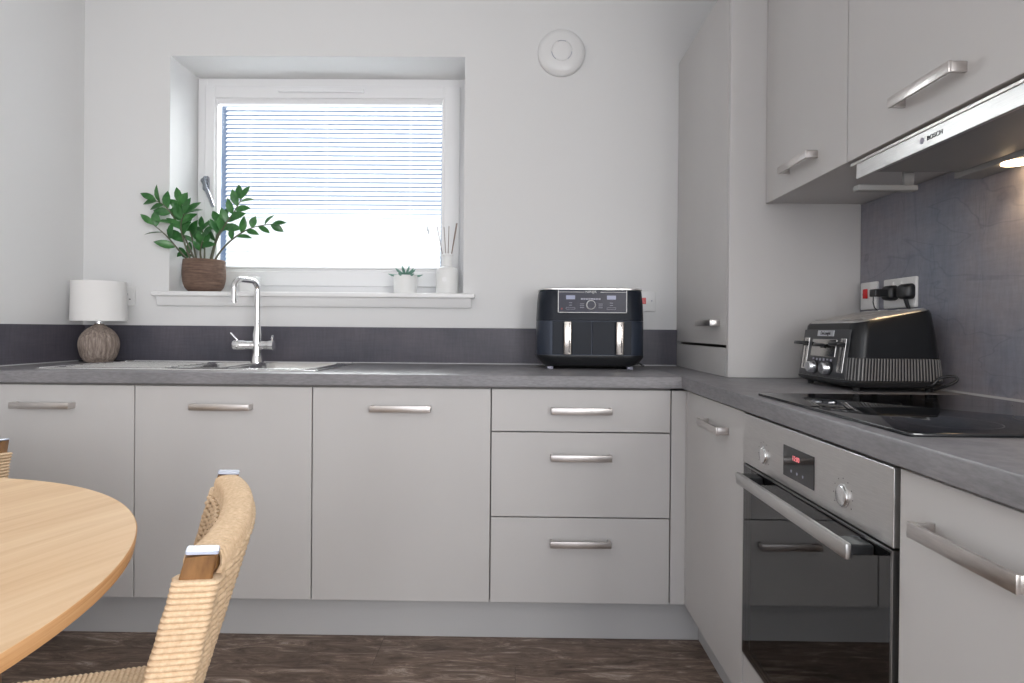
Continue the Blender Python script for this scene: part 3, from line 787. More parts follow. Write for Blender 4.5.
# right wall: switch and double socket on the splashback
s1 = obj('fused_switch', prism(rrect(.043, .043, .004, 3, -.708, 1.186), 'x', XS - .0095, XS - .0005, bev=.002), WPLASTIC, None, 40)
tag(s1, 'white switch with red rocker on the splashback next to the tall cabinet', 'switch')
obj('red_rocker', box(XS - .0155, XS - .0096, -.706, -.687, 1.178, 1.208, bev=.0015), RED, s1)
obj('screw', add_lathe(BM(), [(.003, 0), (.003, -.001), (0, -.001)], -.680, 1.192, 12, 'x', XS - .0096), PRINTG, s1)
s2 = obj('plug_socket', prism(rrect(.073, .043, .004, 3, -.860, 1.186), 'x', XS - .0095, XS - .0005, bev=.002), WPLASTIC, None, 40)
tag(s2, 'white double socket on the splashback with two black plugs in it', 'socket')
for y in (-.835, -.872): obj('rocker', box(XS - .0135, XS - .0096, y - .005, y + .005, 1.206, 1.219, bev=.001), WPLASTIC, s2)
for o_ in (s1, s2): o_.location.z -= .008
# plugs
def plug(y, z, label, xp):
    t = thing('power_plug', label, 'plug', (XS - .0105, y, z))
    out = rrect(.0245, .0235, .012, 4, y, z)
    out = [(a, b if b > z else z - (z - b) * .9) for a, b in out]
    secs = [[(x, y + (a - y) * s, z + (b - z) * s) for a, b in out] for x, s in ((XS - .0105, .92), (XS - .014, 1.0), (XS - .028, .95), (XS - .036, .78), (XS - .038, .6))]
    obj('plug_body', add_loft(BM(), secs), BLK, t, 40)
    return t
pa = plug(-.912, 1.186, 'round black plug in the right half of the double socket', 0)
bm = BM(); add_tube(bm, [(XS - .024, -.912, 1.170), (XS - .018, -.912, 1.150), (XS - .006, -.912, 1.12), (XS - .0045, -.912, 1.05), (XS - .0045, -.912, .96), (XS - .0045, -.912, .925)], [.006, .0055, .0035, .003, .003, .003], 8)
obj('plug_cord', bm, BLK, pa, 60)
pb_ = plug(-.838, 1.186, 'black plug with slim adapter sticking out in the left half of the double socket', 0)
bm = box(XS - .074, XS - .036, -.854, -.824, 1.176, 1.198, bev=.003)
obj('adapter', bm, BLK, pb_)
bm = BM(); add_tube(bm, [(XS - .070, -.840, 1.178), (XS - .071, -.840, 1.160), (XS - .067, -.840, 1.144), (XS - .058, -.840, 1.136)], .0018, 7)
obj('plug_cord', bm, BLK, pb_, 60)

for o_ in (pa, pb_): o_.location.z -= .008

sa = thing('smoke_alarm', 'round white heat alarm high on the back wall', 'alarm', (.176, 0, 2.256))
prof = [(.100, -.0005), (.1015, -.006), (.1015, -.012), (.096, -.022), (.080, -.030), (.050, -.034), (.046, -.034), (.044, -.032), (.042, -.034), (.030, -.037), (0, -.038)]
AX, AZ = .176, 2.256
obj('housing', add_lathe(BM(), prof, AX, AZ, 64, 'y', 0), WPLASTIC, sa, 40)
for a0 in (90, 210, 330):
    pts = [(AX + .043 * math.cos(math.radians(a0 + d)), -.0338, AZ + .043 * math.sin(math.radians(a0 + d))) for d in range(-24, 25, 6)]
    obj('vent_slot', add_tube(BM(), pts, .0014, 6), PRINTG, sa)

# ------------------------------------------------------------------ plants and ornaments on the sill
ZS = WZ0
PX, PY = -1.397, .052
zp = thing('potted_plant', 'glossy green zz plant in a brown woven pot on the window sill', 'plant', (PX, PY, ZS))
prof = [(.052, .001), (.064, .005), (.080, .026), (.0875, .058), (.0885, .088), (.087, .118), (.085, .141), (.082, .143), (.080, .140), (.081, .110)]
P2 = cr(prof, 5)
obj('pot', add_lathe(BM(), P2, PX, PY, 56, 'z', ZS), POT, zp, 60)
obj('soil', add_lathe(BM(), [(.081, .112), (.05, .118), (0, .121)], PX, PY, 24, 'z', ZS, caps=False), SOIL, zp, 60)
def leaf(bm, base, direc, nrm, L, W):
    d = direc.normalized(); n_ = (nrm - d * nrm.dot(d)).normalized(); s_ = d.cross(n_)
    prev = None
    prof = [(0, .05), (.12, .45), (.3, .88), (.5, 1.0), (.7, .82), (.87, .42), (1.0, 0.02)]
    for t, wv in prof:
        c = base + d * L * t - n_ * (L * .16 * t * t)
        row = [bm.verts.new(c - s_ * W * wv / 2 + n_ * W * wv * .16), bm.verts.new(c), bm.verts.new(c + s_ * W * wv / 2 + n_ * W * wv * .16)]
        if prev:
            bm.faces.new((prev[0], prev[1], row[1], row[0])); bm.faces.new((prev[1], prev[2], row[2], row[1]))
        prev = row
def spline(pts, n=6):
    return [Vector(p) for p in cr([tuple(p) for p in pts], n)]
# each frond: base and control points as (dx, dy, dz) from the pot rim centre, in metres
Z0 = ZS + .115
fronds = [
    ([(-.020, -.02, 0), (-.050, -.05, .10), (-.080, -.08, .185), (-.115, -.10, .245), (-.150, -.11, .268)], 9, .084, .037, .25),
    ([(-.015, -.03, 0), (-.025, -.05, .11), (-.040, -.07, .19), (-.060, -.08, .262)], 8, .088, .041, .25),
    ([(-.045, .00, 0), (-.080, -.05, .06), (-.115, -.09, .12), (-.160, -.11, .165)], 4, .080, .033, .35),
    ([(-.030, -.04, 0), (-.045, -.07, .08), (-.055, -.09, .16), (-.040, -.095, .215)], 6, .090, .041, .35),
    ([(.030, -.01, 0), (.060, -.02, .10), (.100, -.03, .17), (.150, -.035, .24), (.180, -.035, .295)], 9, .080, .036, .40),
    ([(.045, -.02, 0), (.090, -.04, .06), (.155, -.06, .115), (.240, -.075, .160), (.335, -.08, .178)], 8, .070, .031, .45),
    ([(.010, .03, 0), (.025, .04, .09), (.035, .045, .16), (.045, .045, .205)], 5, .072, .032, .4),
    ([(.015, -.045, 0), (.022, -.075, .05), (.040, -.10, .08), (.055, -.12, .100)], 3, .064, .030, .3),
    ([(-.010, .02, 0), (-.015, .03, .10), (-.025, .03, .17)], 6, .074, .034, .35),
    ([(-.035, .03, 0), (-.065, .02, .05), (-.09, .015, .065)], 3, .060, .028, .4),
    ([(.02, .0, 0), (.045, .0, .10), (.070, -.005, .16), (.085, -.005, .205)], 4, .076, .036, .5),
]
for pts, nl, LL, LW, t0 in fronds:
    P = spline([(PX + a, PY + b, Z0 + c) for a, b, c in pts], 6)
    bm = BM(); n = len(P)
    add_tube(bm, P, [.0050 * (1 - .65 * i / (n - 1)) for i in range(n)], 7)
    st_ = obj('stem', bm, STEM, zp, 60)
    bm = BM()
    for k in range(nl):
        f = t0 + (1 - t0) * (k + .5) / nl; i = min(int(f * (n - 1)), n - 2)
        p = P[i].lerp(P[i + 1], f * (n - 1) - i); T = (P[i + 1] - P[i]).normalized()
        sd = T.cross(Vector((0, -1, 0))).normalized(); sgn = 1 if k % 2 else -1
        up_ = Vector((random.uniform(-.3, .3), random.uniform(-1.0, -.2), random.uniform(0, .6)))
        dr_ = T * random.uniform(.5, .95) + sd * sgn * random.uniform(.6, 1.0) + Vector((0, random.uniform(-.5, .25), .1))
        leaf(bm, p, dr_, up_, LL * random.uniform(.8, 1.12) * (1 - .15 * (k / nl)), LW * random.uniform(.85, 1.1))
    leaf(bm, P[-1], (P[-1] - P[-2]), Vector((0, -1, .4)), LL * .85, LW * .8)
    for v in bm.verts:                       # keep foliage clear of the reveal and the blind
        v.co.y = min(v.co.y, .165)
        if v.co.y > -.002: v.co.x = max(v.co.x, WX0 + .004)
        elif v.co.y > -.05 and v.co.x < WX0: v.co.y = min(v.co.y, -.004)
    obj('leaves', bm, LEAF, st_, 60)

su = thing('potted_succulent', 'tiny grey green succulent in a small white pot on the sill', 'plant', (-.505, .075, ZS))
bm = add_lathe(BM(), [(.046, .001), (.050, .004), (.053, .078), (.0545, .084), (.051, .084), (.049, .074)], -.505, .075, 40, 'z', ZS)
obj('pot', bm, CERAM, su, 40)
obj('soil', add_lathe(BM(), [(.049, .076), (0, .078)], -.505, .075, 24, 'z', ZS, caps=False), SOIL, su)
bm = BM()
for ring, (n, tilt, L) in enumerate(((7, .06, .074), (6, .6, .052), (4, 1.1, .045))):
    for k in range(n):
        a = 2 * PI * k / n + ring * .5
        d = Vector((math.cos(a) * math.cos(tilt), math.sin(a) * math.cos(tilt), math.sin(tilt)))
        b0 = Vector((-.505, .075, ZS + .080)) + d * .004
        add_tube(bm, [b0, b0 + d * L * .4, b0 + d * L * .8, b0 + d * L + Vector((0, 0, .004))], [.003, .0055, .0045, .0008], 8)
obj('rosette', bm, SUCC, su, 60)

di = thing('reed_diffuser', 'white reed diffuser bottle with thin sticks at the right end of the sill', 'diffuser', (-.318, .075, ZS))
bm = add_lathe(BM(), cr([(.046, .001), (.049, .006), (.0495, .06), (.049, .102), (.044, .117), (.026, .124), (.0215, .130), (.0215, .168), (.0235, .171), (.0235, .180), (.014, .181), (.012, .165)], 4), -.318, .075, 44, 'z', ZS)
bt = obj('bottle', bm, CERAM, di, 50)
bm = add_lathe(BM(), [(.011, 0), (.011, -.0015), (0, -.002)], -.325, ZS + .065, 24, 'y', .0255)
obj('seal', bm, mat('pearl_seal', (.9, .9, .9), .2), bt, 40)
for dx, dy, L in ((-.040, .00, .150), (-.016, .02, .150), (.006, -.015, .148), (.030, .02, .170), (.036, -.01, .165)):
    b0 = Vector((-.318 + dx * .15, .075 + dy * .15, ZS + .10)); e = Vector((-.318 + dx * 1.2, .075 + dy, ZS + .178 + L * .85))
    obj('reed', add_tube(BM(), [b0, e], .0016, 6), REED, di)
wb = obj('small_box', box(-1.262, -1.182, .09, .14, ZS + .0006, ZS + .078, bev=.004), CERAM)
tag(wb, 'small white box on the sill between brown pot and window frame', 'box')

# ------------------------------------------------------------------ air fryer
AX, AYF, AZ0 = .281, -.318, ZW
af = thing('air_fryer', 'dark dual-drawer air fryer on the worktop below the heat alarm', 'air fryer', (AX, AYF + .135, AZ0))
AYC = AYF + .137
def sec(hx, hy, r, z, cy=AYC): return [(x, y, z) for x, y in rrect(hx, hy, r, 8, AX, cy)]
bm = add_loft(BM(), [sec(.165, .10, .05, AZ0 + .010), sec(.185, .118, .06, AZ0 + .018), sec(.207, .132, .062, AZ0 + .045), sec(.209, .133, .062, AZ0 + .053), sec(.209, .133, .062, AZ0 + .055)])
obj('base', bm, BLK, af, 35)
bm = add_loft(BM(), [sec(.207, .133, .062, AZ0 + .0555), sec(.2065, .132, .062, AZ0 + .187)])
bd = obj('lower_body', bm, FRYM, af, 35)
bm = add_loft(BM(), [sec(.2065, .132, .062, AZ0 + .1885), sec(.2035, .130, .062, AZ0 + .26), sec(.199, .127, .06, AZ0 + .300), sec(.197, .125, .058, AZ0 + .304)])
obj('upper_body', bm, FRY, af, 35)
bm = add_loft(BM(), [sec(.199, .127, .058, AZ0 + .3042), sec(.201, .129, .058, AZ0 + .306), sec(.201, .129, .058, AZ0 + .310), sec(.19, .118, .05, AZ0 + .314)])
obj('lid_trim', bm, mat('lid_steel', (.7, .69, .67), .3, .9), af, 35)
# drawers: front skins
for s in (-1, 1):
    x0, x1 = (AX - .150, AX - .0012) if s < 0 else (AX + .0012, AX + .150)
    dw = obj('drawer', box(x0, x1, AYF + .0015, AYF + .012, AZ0 + .058, AZ0 + .185, bev=.002), FRY, af)
    hx = AX - .093 if s < 0 else AX + .104
    bm = add_prism(BM(), rrect(.0155, .009, .006, 4, hx, AYF - .011), 'z', AZ0 + .058, AZ0 + .183, bev=.002)
    add_box(bm, hx - .008, hx + .008, AYF - .004, AYF + .0012, AZ0 + .075, AZ0 + .178)
    h_ = obj('handle', bm, CREAM, dw, 40)
    obj('handle_inlay', box(hx + .0035, hx + .0065, AYF - .0206, AYF - .0195, AZ0 + .066, AZ0 + .177), PRINTD, h_)
yp = AYF - .0035
def pnl(z): return yp
cpn = obj('control_panel', box(AX - .130, AX + .130, AYF - .0035, AYF + .016, AZ0 + .218, AZ0 + .3035, bev=.002), FRYP, af)
bm = BM()
for q in ((AX - .131, AX - .128, .217, .304), (AX + .128, AX + .131, .217, .304), (AX - .131, AX + .131, .217, .2195), (AX - .131, AX - .03, .295, .2965), (AX + .03, AX + .131, .295, .2965)):
    add_box(bm, q[0], q[1], AYF - .0045, AYF - .003, AZ0 + q[2], AZ0 + q[3])
obj('panel_trim', bm, PRINT, cpn)
obj('lettering', text_bm('NINJA', .0125, (AX - .006, yp - .0008, AZ0 + .2962), (1, 0, 0), (0, 0, 1), stretch=1.25), PRINT, cpn)
bm = BM()
for x in (AX - .083, AX + .072): add_box(bm, x - .017, x + .017, yp - .0006, yp, AZ0 + .268, AZ0 + .283)
obj('display', bm, LCD, cpn)
bm = BM()
for i in range(8): add_box(bm, AX - .044 + i * .0095, AX - .036 + i * .0095, yp - .0006, yp, AZ0 + .267, AZ0 + .2725)
for i in range(3):
    for s in (-1, 1): add_box(bm, AX - .006 + s * .035 - .006, AX - .006 + s * .035 + .010, yp - .0006, yp, AZ0 + .236 + i * .007, AZ0 + .2375 + i * .007)
for x in (AX - .083, AX + .072):
    for z in (.245, .254): add_box(bm, x - .006, x + .006, yp - .0006, yp, AZ0 + z, AZ0 + z + .0015)
    o4 = [(x - .017, .230, .034, .0008), (x - .017, .237, .034, .0008)]
    for a, z, w2, h2 in o4: add_box(bm, a, a + w2, yp - .0006, yp, AZ0 + z, AZ0 + z + h2)
    add_box(bm, x - .017, x - .0162, yp - .0006, yp, AZ0 + .230, AZ0 + .2378); add_box(bm, x + .0162, x + .017, yp - .0006, yp, AZ0 + .230, AZ0 + .2378)
obj('printed_marks', bm, PRINTG, cpn)
obj('power_mark', add_lathe(BM(), [(.004, 0), (.004, -.0006), (0, -.0006)], AX - .116, AZ0 + .232, 16, 'y', yp), mat('dim_red', srgb(120, 40, 50), .4), cpn)
kn = obj('dial', add_lathe(BM(), [(.0165, 0), (.0165, -.008), (.015, -.010), (0, -.010)], AX - .006, AZ0 + .247, 32, 'y', yp), FRYP, cpn, 35)
obj('dial_ring', add_lathe(BM(), [(.0160, -.0100), (.0185, -.006), (.0185, 0), (.0166, 0), (.0166, -.0080), (.0150, -.0103), (.0160, -.0100)], AX - .006, AZ0 + .247, 32, 'y', yp, caps=False), PRINT, kn, 35)
for sx in (-.155, .155):
    for sy in (-.085, .085):
        obj('foot', add_lathe(BM(), [(.012, 0.0003), (.012, .010)], AX + sx, AYC + sy, 16, 'z', AZ0), PRINTG if sy < 0 else RUB, af)
bm = BM(); add_tube(bm, spline([(AX + .17, -.055, AZ0 + .03), (AX + .21, -.05, AZ0 + .022), (AX + .235, -.06, AZ0 + .010), (AX + .243, -.075, AZ0 + .0045), (AX + .245, -.09, AZ0 + .0045)], 4), .0035, 8)
obj('flex', bm, BLK, af, 60)

# ------------------------------------------------------------------ toaster
TXC, TYC = .975, -.920
to = thing('toaster', 'black and chrome four-slice toaster with ribbed sides beside the hob', 'toaster', (TXC, TYC, ZW))
tx0, tx1, ty0, ty1 = .850, 1.100, -1.075, -.765
def tsec(z, ins0, ins1, insy, r=.034, zsl=0.0, rib=0.0):
    """front (x low) inset ins0, back inset ins1"""
    x0, x1, y0, y1 = tx0 + ins0, tx1 - ins1, ty0 + insy, ty1 - insy
    cx, cy, hx, hy = (x0 + x1) / 2, (y0 + y1) / 2, (x1 - x0) / 2, (y1 - y0) / 2
    out = []
    NS = 336
    # straight sides + arcs resampled so ribs follow the perimeter
    segs = rrect(hx, hy, r, 10, cx, cy); segs.append(segs[0])
    L = [0]
    for a, b in zip(segs, segs[1:]): L.append(L[-1] + math.hypot(b[0] - a[0], b[1] - a[1]))
    per = L[-1]; j = 0
    for k in range(NS * 2):
        s = per * k / (NS * 2)
        while L[j + 1] < s: j += 1
        t = (s - L[j]) / (L[j + 1] - L[j] + 1e-12)
        px, py = segs[j][0] + (segs[j + 1][0] - segs[j][0]) * t, segs[j][1] + (segs[j + 1][1] - segs[j][1]) * t
        tx_, ty_ = segs[j + 1][0] - segs[j][0], segs[j + 1][1] - segs[j][1]; q = math.hypot(tx_, ty_) + 1e-12
        nx, ny = ty_ / q, -tx_ / q
        rr = 0
        if rib and px > x0 + .012: rr = rib * (1 if (k % 5) in (0, 1, 2) else 0)
        out.append((px + nx * rr, py + ny * rr, z + zsl * (px - tx0) / (tx1 - tx0)))
    return out
z0 = ZW
bm = add_loft(BM(), [tsec(z0 + .010, .022, .018, .018, .03), tsec(z0 + .014, .012, .008, .008), tsec(z0 + .020, .003, .002, .002), tsec(z0 + .025, .001, .0, .0), tsec(z0 + .0275, .002, .001, .001)])
obj('base', bm, BLK, to, 35)
bm = add_loft(BM(), [tsec(z0 + .0285, .003, .002, .002), tsec(z0 + .030, .003, .002, .002, rib=.0024), tsec(z0 + .084, .0095, .0085, .005, rib=.0024), tsec(z0 + .0855, .010, .009, .0052)])
obj('ribbed_band', bm, mat('rib_groove_black', (.012, .012, .014), .5), to, 20)
bd_ = [o for o in COL.objects if o.name == 'ribbed_band'][0]; bd_.data.materials.append(mat('rib_lit_grey', (.20, .197, .195), .4))
for i, f in enumerate(bd_.data.polygons):
    if i < 672 * 3 and (i % 672) % 5 in (0, 1): f.material_index = 1  # grey rib faces paint in the light the ribs catch
bm = add_loft(BM(), [tsec(z0 + .086, .010, .009, .0052), tsec(z0 + .135, .017, .018, .009, zsl=.022), tsec(z0 + .165, .022, .026, .012, zsl=.042), tsec(z0 + .170, .026, .030, .016, .032, zsl=.047)])
body = obj('body', bm, mat('toaster_black', (.008, .009, .011), .3, spec=.3), to, 35)
def topz(x): return z0 + .171 + .047 * (x - tx0) / (tx1 - tx0)
bm = add_loft(BM(), [tsec(z0 + .1702, .030, .034, .020, .03, zsl=.047), tsec(z0 + .1735, .032, .036, .022, .03, zsl=.047), tsec(z0 + .1745, .036, .040, .026, .028, zsl=.047)])
top = obj('top_plate', bm, STEEL, to, 35)
for yc in (-1.028, -.968, -.878, -.818):
    xa, xb = tx0 + .05, tx1 - .055
    vsq = []
    bm = BM()
    for x in (xa, xb):
        for y in (yc - .016, yc + .016): vsq.append(bm.verts.new((x, y, topz(x) + .0042)))
    bm.faces.new((vsq[0], vsq[1], vsq[3], vsq[2]))
    sl = obj('bread_slot', bm, BLK, top)
    bm = BM()
    for (xq0, xq1, yq0, yq1) in ((xa, xb, yc - .020, yc - .016), (xa, xb, yc + .016, yc + .020), (xa - .004, xa, yc - .020, yc + .020), (xb, xb + .004, yc - .020, yc + .020)):
        q = [bm.verts.new((x, y, topz(x) + h)) for x, y, h in ((xq0, yq0, .004), (xq1, yq0, .004), (xq1, yq1, .004), (xq0, yq1, .004), (xq0, yq0, .0065), (xq1, yq0, .0065), (xq1, yq1, .0065), (xq0, yq1, .0065))]
        for f in ((0, 1, 5, 4), (1, 2, 6, 5), (2, 3, 7, 6), (3, 0, 4, 7), (4, 5, 6, 7)): bm.faces.new([q[i] for i in f])
    bmesh.ops.recalc_face_normals(bm, faces=bm.faces[:])
    obj('slot_rim', bm, STEEL, sl)
# front face fittings (front looks to -X); the face leans back ~7 deg
def fx(z): 
    h = z - z0
    return tx0 + (.003 + (h - .0285) * .12 if h < .0855 else .010 + (h - .086) * .145)
def fbox(y0, y1, za, zb, t0, t1, bev=.0):
    bm = BM(); add_box(bm, -t1, -t0, y0, y1, za, zb, bev=bev)
    for v in bm.verts: v.co.x += fx(v.co.z)
    return bm
obj('control_plate', fbox(-1.044, -.797, z0 + .032, z0 + .158, .0002, .0022, .001), mat('plate_dark', (.05, .052, .056), .3), to)
bdg = obj('badge', fbox(-.965, -.877, z0 + .140, z0 + .156, .0022, .0036, .0005), mat('badge_steel', (.7, .72, .75), .3, 1.0), to)
tb = text_bm("DeLonghi", .0135, (0, -.921, z0 + .148), (0, -1, 0), (0, 0, 1))
for v in tb.verts: v.co.x += fx(v.co.z) - .0038
obj('lettering', tb, PRINTD, bdg)
for yc in (-1.018, -.822):
    ch = obj('lever_channel', fbox(yc - .014, yc + .014, z0 + .045, z0 + .135, .0022, .0040, .0008), mat('channel_silver', (.75, .73, .70), .25, 1.0), to)
    obj('channel_slot', fbox(yc - .002, yc + .002, z0 + .050, z0 + .130, .0040, .0043), BLK, ch)
    bm = fbox(yc - .024, yc + .024, z0 + .116, z0 + .126, .008, .032, .004); add_b = fbox(yc - .004, yc + .004, z0 + .112, z0 + .122, .003, .012, .001)
    tmp = bpy.data.meshes.new('t'); add_b.to_mesh(tmp); bm.from_mesh(tmp); add_b.free()
    obj('lever', bm, BLK, to, 40)
mid = obj('middle_panel', fbox(-.988, -.856, z0 + .084, z0 + .132, .0022, .0050, .0015), mat('mid_chrome', (.5, .49, .47), .12, 1.0), to)
bm = fbox(-.942, -.902, z0 + .112, z0 + .121, .010, .026, .004); ab = fbox(-.926, -.918, z0 + .108, z0 + .118, .0045, .012, .001); ab.to_mesh(tmp); bm.from_mesh(tmp); ab.free()
obj('bagel_lever', bm, BLK, mid, 40)
for i in range(6):
    y = -.970 + i * .019; b2 = fbox(y - .004, y + .004, z0 + .072, z0 + .079, .0022, .0044, .001); obj('button', b2, PRINTG, to)
for yc in (-.960, -.886):
    x = fx(z0 + .052) - .0022
    kn = obj('knob_surround', add_lathe(BM(), [(.021, 0), (.021, -.003), (.017, -.004), (.0, -.004)], yc, z0 + .054, 28, 'x', x), BLK, to, 35)
    obj('knob', add_lathe(BM(), [(.0175, -.004), (.0160, -.018), (.0135, -.021), (0, -.021)], yc, z0 + .054, 28, 'x', x), mat('knob_satin', (.75, .77, .8), .25, 1.0), kn, 35)
for x in (tx0 + .035, tx1 - .03):
    for y in (ty0 + .035, ty1 - .035): obj('foot', add_lathe(BM(), [(.008, .0003), (.009, .010)], x, y, 14, 'z', z0), RUB, to)
bm = BM(); add_tube(bm, spline([(1.045, -1.060, z0 + .016), (1.05, -1.080, z0 + .020), (1.065, -1.085, z0 + .038), (1.09, -1.10, z0 + .045), (1.094, -1.105, z0 + .035), (1.075, -1.10, z0 + .022), (1.062, -1.07, z0 + .008)], 5), .0035, 8)
obj('flex', bm, BLK, to, 60)

to.location.x -= .016; to.location.y -= .018

# ------------------------------------------------------------------ dining table
TCX, TCY, TR, TZt = -1.133, -2.030, .645, .750
tbl = thing('dining_table', 'round light oak dining table in the left foreground', 'table', (TCX, TCY, 0))
bm = add_lathe(BM(), [(0, .7288), (TR - .010, .7288), (TR - .004, .7300), (TR - .0008, .7475), (TR - .0022, .7499), (TR - .004, TZt), (0, TZt)], TCX, TCY, 160, 'z', 0)
tt = obj('tabletop', bm, TABLE, tbl, 30)
bm = add_lathe(BM(), [(TR - .0098, .7284), (TR - .0026, .7300), (TR - .0002, .7475), (TR - .0014, .7494), (TR - .006, .7475), (TR - .012, .7300), (TR - .0098, .7284)], TCX, TCY, 160, 'z', 0, caps=False)
obj('edge_band', bm, TEDGE, tt, 60)
bm = BM(); add_lathe(bm, [(.50, .665), (.50, .728), (.48, .728), (.48, .665), (.50, .665)], TCX, TCY, 96, 'z', 0, caps=False)
obj('apron', bm, TABLE, tbl, 40)
for lx, ly in ((.165, .545), (.545, -.165), (-.165, -.545), (-.545, .165)):
    k = .90
    bm = add_tube(BM(), [(TCX + lx * k, TCY + ly * k, .7280), (TCX + lx * .95, TCY + ly * .95, .4), (TCX + lx, TCY + ly, .0005)], [.026, .021, .014], 20)
    obj('leg', bm, WALNUT, tbl, 40)

# ------------------------------------------------------------------ chairs
def chair(label, P, ang, group):
    """P = floor position, local: +y forward; built at origin then turned"""
    t = thing('dining_chair', label, 'chair', (0, 0, 0), group)
    SZ, TZ_ = .432, .780
    def cy(z): return -.179 - .243 * (z - .43)
    def sag(z): return .022 + .008 * max(0, (z - .45)) / .32
    LE = .2085
    def bow(x, z, off): # centre line of the back shell, off = outward
        return cy(z) - sag(z) * max(0.0, 1 - (abs(x) / .212) ** 2.3) - off
    # rear legs run up into the back posts
    for s in (-1, 1):
        secs = []
        for z, hx, hy, oy, oxx in ((.0005, .010, .012, -.060, .012), (.22, .013, .020, -.022, .006), (.40, .0135, .024, .0, .0), (.60, .0125, .023, .0, .0), (.774, .0125, .0190, .0, .0)):
            secs.append([(s * (.223 + oxx) + x, cy(max(z, .40)) + oy + y, z) for x, y in rrect(hx, hy, .004, 3)])
        lg = obj('back_post', add_loft(BM(), secs), WALNUT, t, 40)
        bm = BM(); cz = .7745
        pr = rrect(.0127, .0192, .004, 3); add_loft(bm, [[(s * .223 + x, cy(cz) + y, cz + y * .10 + .0015) for x, y in pr], [(s * .223 + x, cy(cz) + y, cz + y * .10 + .0040) for x, y in pr], [(s * .223 + x * .93, cy(cz) + y * .96, cz + y * .10 + .0052) for x, y in pr]])
        cap = obj('post_end', bm, LACQ_REFL, lg, 30); cap['label'] = 'lacquered top end of the post with a painted-in sky reflection'
        # cord wound round the post
        n_r = 42; secs = []; za, zb = .440, .744
        for i in range(n_r * 6 + 1):
            f = i / (n_r * 6); z = za + (zb - za) * f
            rd = .0030 * abs(math.sin(PI * i / 6)) ** .7
            grow = .0045 + .0005 * math.sin(f * 40)
            wd = .0265 - .0060 * f
            hx, hy = .0135 + grow + rd * .9, wd + grow + rd * .9
            secs.append([(s * .223 + x, cy(z) - .002 + y, z + (x * .10 * s) + (y * .10)) for x, y in rrect(hx, hy, .009, 4)])
        wp = obj('cord_wrap', add_loft(BM(), secs), CORD, t, 60); wp['label'] = 'pale paper cord wound around the post'
    # solid wooden top rail inside the cord
    bm = BM(); secs = []
    for i in range(25):
        x = -LE + 2 * LE * i / 24; z = .755
        c = bow(x, z, 0)
        secs.append([(x, c + a, z + b) for a, b in rrect(.017, .014, .006, 3)])
    add_loft(bm, secs)
    # lower rail
    secs = []
    for i in range(25):
        x = -LE + 2 * LE * i / 24; z = .455
        secs.append([(x, bow(x, z, 0) + a, z + b) for a, b in rrect(.009, .011, .005, 3)])
    add_loft(bm, secs)
    obj('back_rail', bm, WALNUT, t, 40)
    # warp cords: over the top rail, down both faces
    bm = BM(); NC = 52; rc = .0033
    for i in range(NC):
        x = -LE + .003 + 2 * (LE - .003) * i / (NC - 1)
        j = random.uniform(-.0006, .0006)
        skew = .0055 * (1 if i % 2 else -1)
        pts = []
        def at_(z, side, sx=0.0):
            th = (.012 + .0095 * (z - .45) / .30)
            xx = max(-LE, min(LE, x + sx)); return (xx + j, bow(xx, z, 0) + side * th, z)
        for z in (.448, .50, .55, .60, .65, .70, .735): pts.append(at_(z, 1, skew * math.sin((z - .44) * 40)))
        for a, b_ in ((.0215, .750), (.0215, .761), (.0195, .7685), (.011, .7725), (0, .7735), (-.011, .7725), (-.0195, .7685), (-.0215, .761), (-.0215, .750)):
            pts.append((x + j, bow(x, .765, 0) + a, b_))
        for z in (.735, .70, .65, .60, .55, .50, .448): pts.append(at_(z, -1, -skew * math.sin((z - .44) * 40 + 1)))
        add_tube(bm, pts, rc, 6)
    bk = obj('backrest', bm, CORD, t, 60); bk['label'] = 'woven paper cord curved backrest'
    # weft cords laced along the inside and the outside of the back
    bm = BM()
    for side, zs, rise in ((1, [.462 + .0125 * k for k in range(23)], 0.0), (-1, [.400 + .0165 * k for k in range(21)], .060)):
        for q, z0_ in enumerate(zs):
            pts = []
            for i in range(86):
                x = -LE + 2 * LE * i / 85; z = z0_ + rise * (1 - abs(x) / LE) * (1 if x * 1 > 0 or True else 1)
                z = min(max(z, .445), .748)
                th = .012 + .0095 * (z - .45) / .30 + .0040 + .0030 * math.sin(i * PI / 2.55 + q * PI)
                pts.append((x, bow(x, z, 0) + side * th, z))
            add_tube(bm, pts, .0040 if side > 0 else .0045, 6)
    obj('weft_cord', bm, CORD, bk, 60)
    # seat: cord woven in four triangular fields over a wooden frame
    bm = BM(); NU = 210; pch = .0085; grid = []
    def outline(u, v): # u,v in -1..1
        yy = .018 + v * .215; hw = .208 + (v + 1) / 2 * .042; yy -= .048 * (1 - u * u) * (1 - v) / 2
        return u * hw, yy
    for jv in range(NU + 1):
        row = []
        for iu in range(NU + 1):
            u, v = -1 + 2 * iu / NU, -1 + 2 * jv / NU
            x, y = outline(u, v)
            c = x if abs(v) > abs(u) else y
            h = .0030 * abs(math.sin(PI * c / pch))
            e = max(abs(u), abs(v)); drop = 0
            if e > .93: drop = .016 * ((e - .93) / .07) ** 2
            sagz = -.010 * (1 - u * u) * (1 - v * v)
            row.append(bm.verts.new((x, y, SZ + h - drop + sagz)))
        grid.append(row)
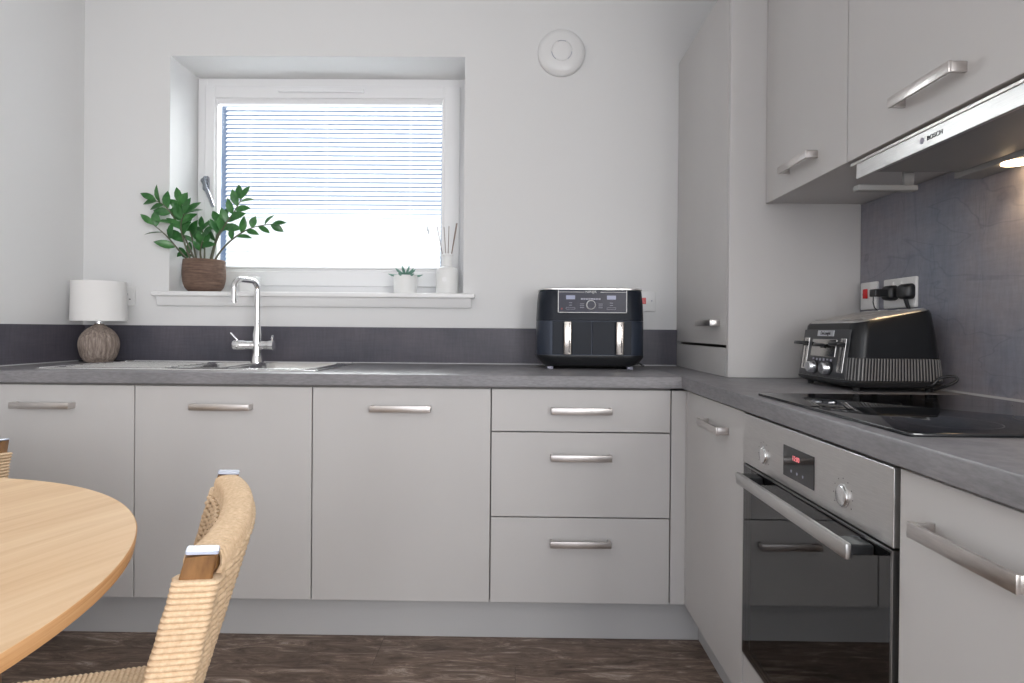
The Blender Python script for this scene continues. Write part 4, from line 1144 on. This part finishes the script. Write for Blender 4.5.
    for j_ in range(NU):
        for i_ in range(NU): bm.faces.new((grid[j_][i_], grid[j_][i_ + 1], grid[j_ + 1][i_ + 1], grid[j_ + 1][i_]))
    # rounded rim wound with cord
    edge = [grid[0][i] for i in range(NU)] + [grid[j][NU] for j in range(NU)] + [grid[NU][i] for i in range(NU, 0, -1)] + [grid[j][0] for j in range(NU, 0, -1)]
    prev = edge; c0 = Vector((0, .018, 0))
    for dz, sc_ in ((-.010, 1.018), (-.022, 1.02), (-.032, 1.0), (-.034, .93)):
        cur = []
        for k, e_ in enumerate(edge):
            p = e_.co; q = c0 + (p - c0) * sc_; q.z = SZ - .016 + dz
            cur.append(bm.verts.new(q))
        for k in range(len(edge)):
            bm.faces.new((prev[k], prev[(k + 1) % len(edge)], cur[(k + 1) % len(edge)], cur[k]))
        prev = cur
    bm.faces.new(prev)
    bmesh.ops.recalc_face_normals(bm, faces=bm.faces[:])
    st = obj('seat', bm, CORD, t, 60); st['label'] = 'woven paper cord seat'
    for s in (-1, 1):
        obj('leg', add_tube(BM(), [(s * .222, .205, .3885), (s * .226, .214, .2), (s * .236, .232, .0005)], [.017, .015, .011], 18), WALNUT, t, 40)
    bm = BM()
    for s in (-1, 1): add_tube(bm, [(s * .225, -.185, .345), (s * .222, .208, .345)], .009, 12)
    add_tube(bm, [(-.222, .208, .36), (.222, .208, .36)], .009, 12)
    obj('stretcher', bm, WALNUT, t, 40)
    t.location = P; t.rotation_euler = (0, 0, ang)
    return t
f1 = Vector((-.928, -.373)); a1 = math.atan2(f1.y, f1.x) - PI / 2
c1 = chair('paper cord dining chair with curved back in the foreground, pushed up to the round table', (-.727, -1.740, 0), a1, None)
def copy_tree(o, parent=None):
    c = o.copy(); COL.objects.link(c); c.parent = parent
    for ch in list(o.children): copy_tree(ch, c)
    return c
c2 = copy_tree(c1)
c2['label'] = 'paper cord dining chair behind the table, only its post top visible at the left edge'
c2.location = (-1.485, -1.411, 0); c2.rotation_euler = (0, 0, math.atan2(-.995, .10) - PI / 2)
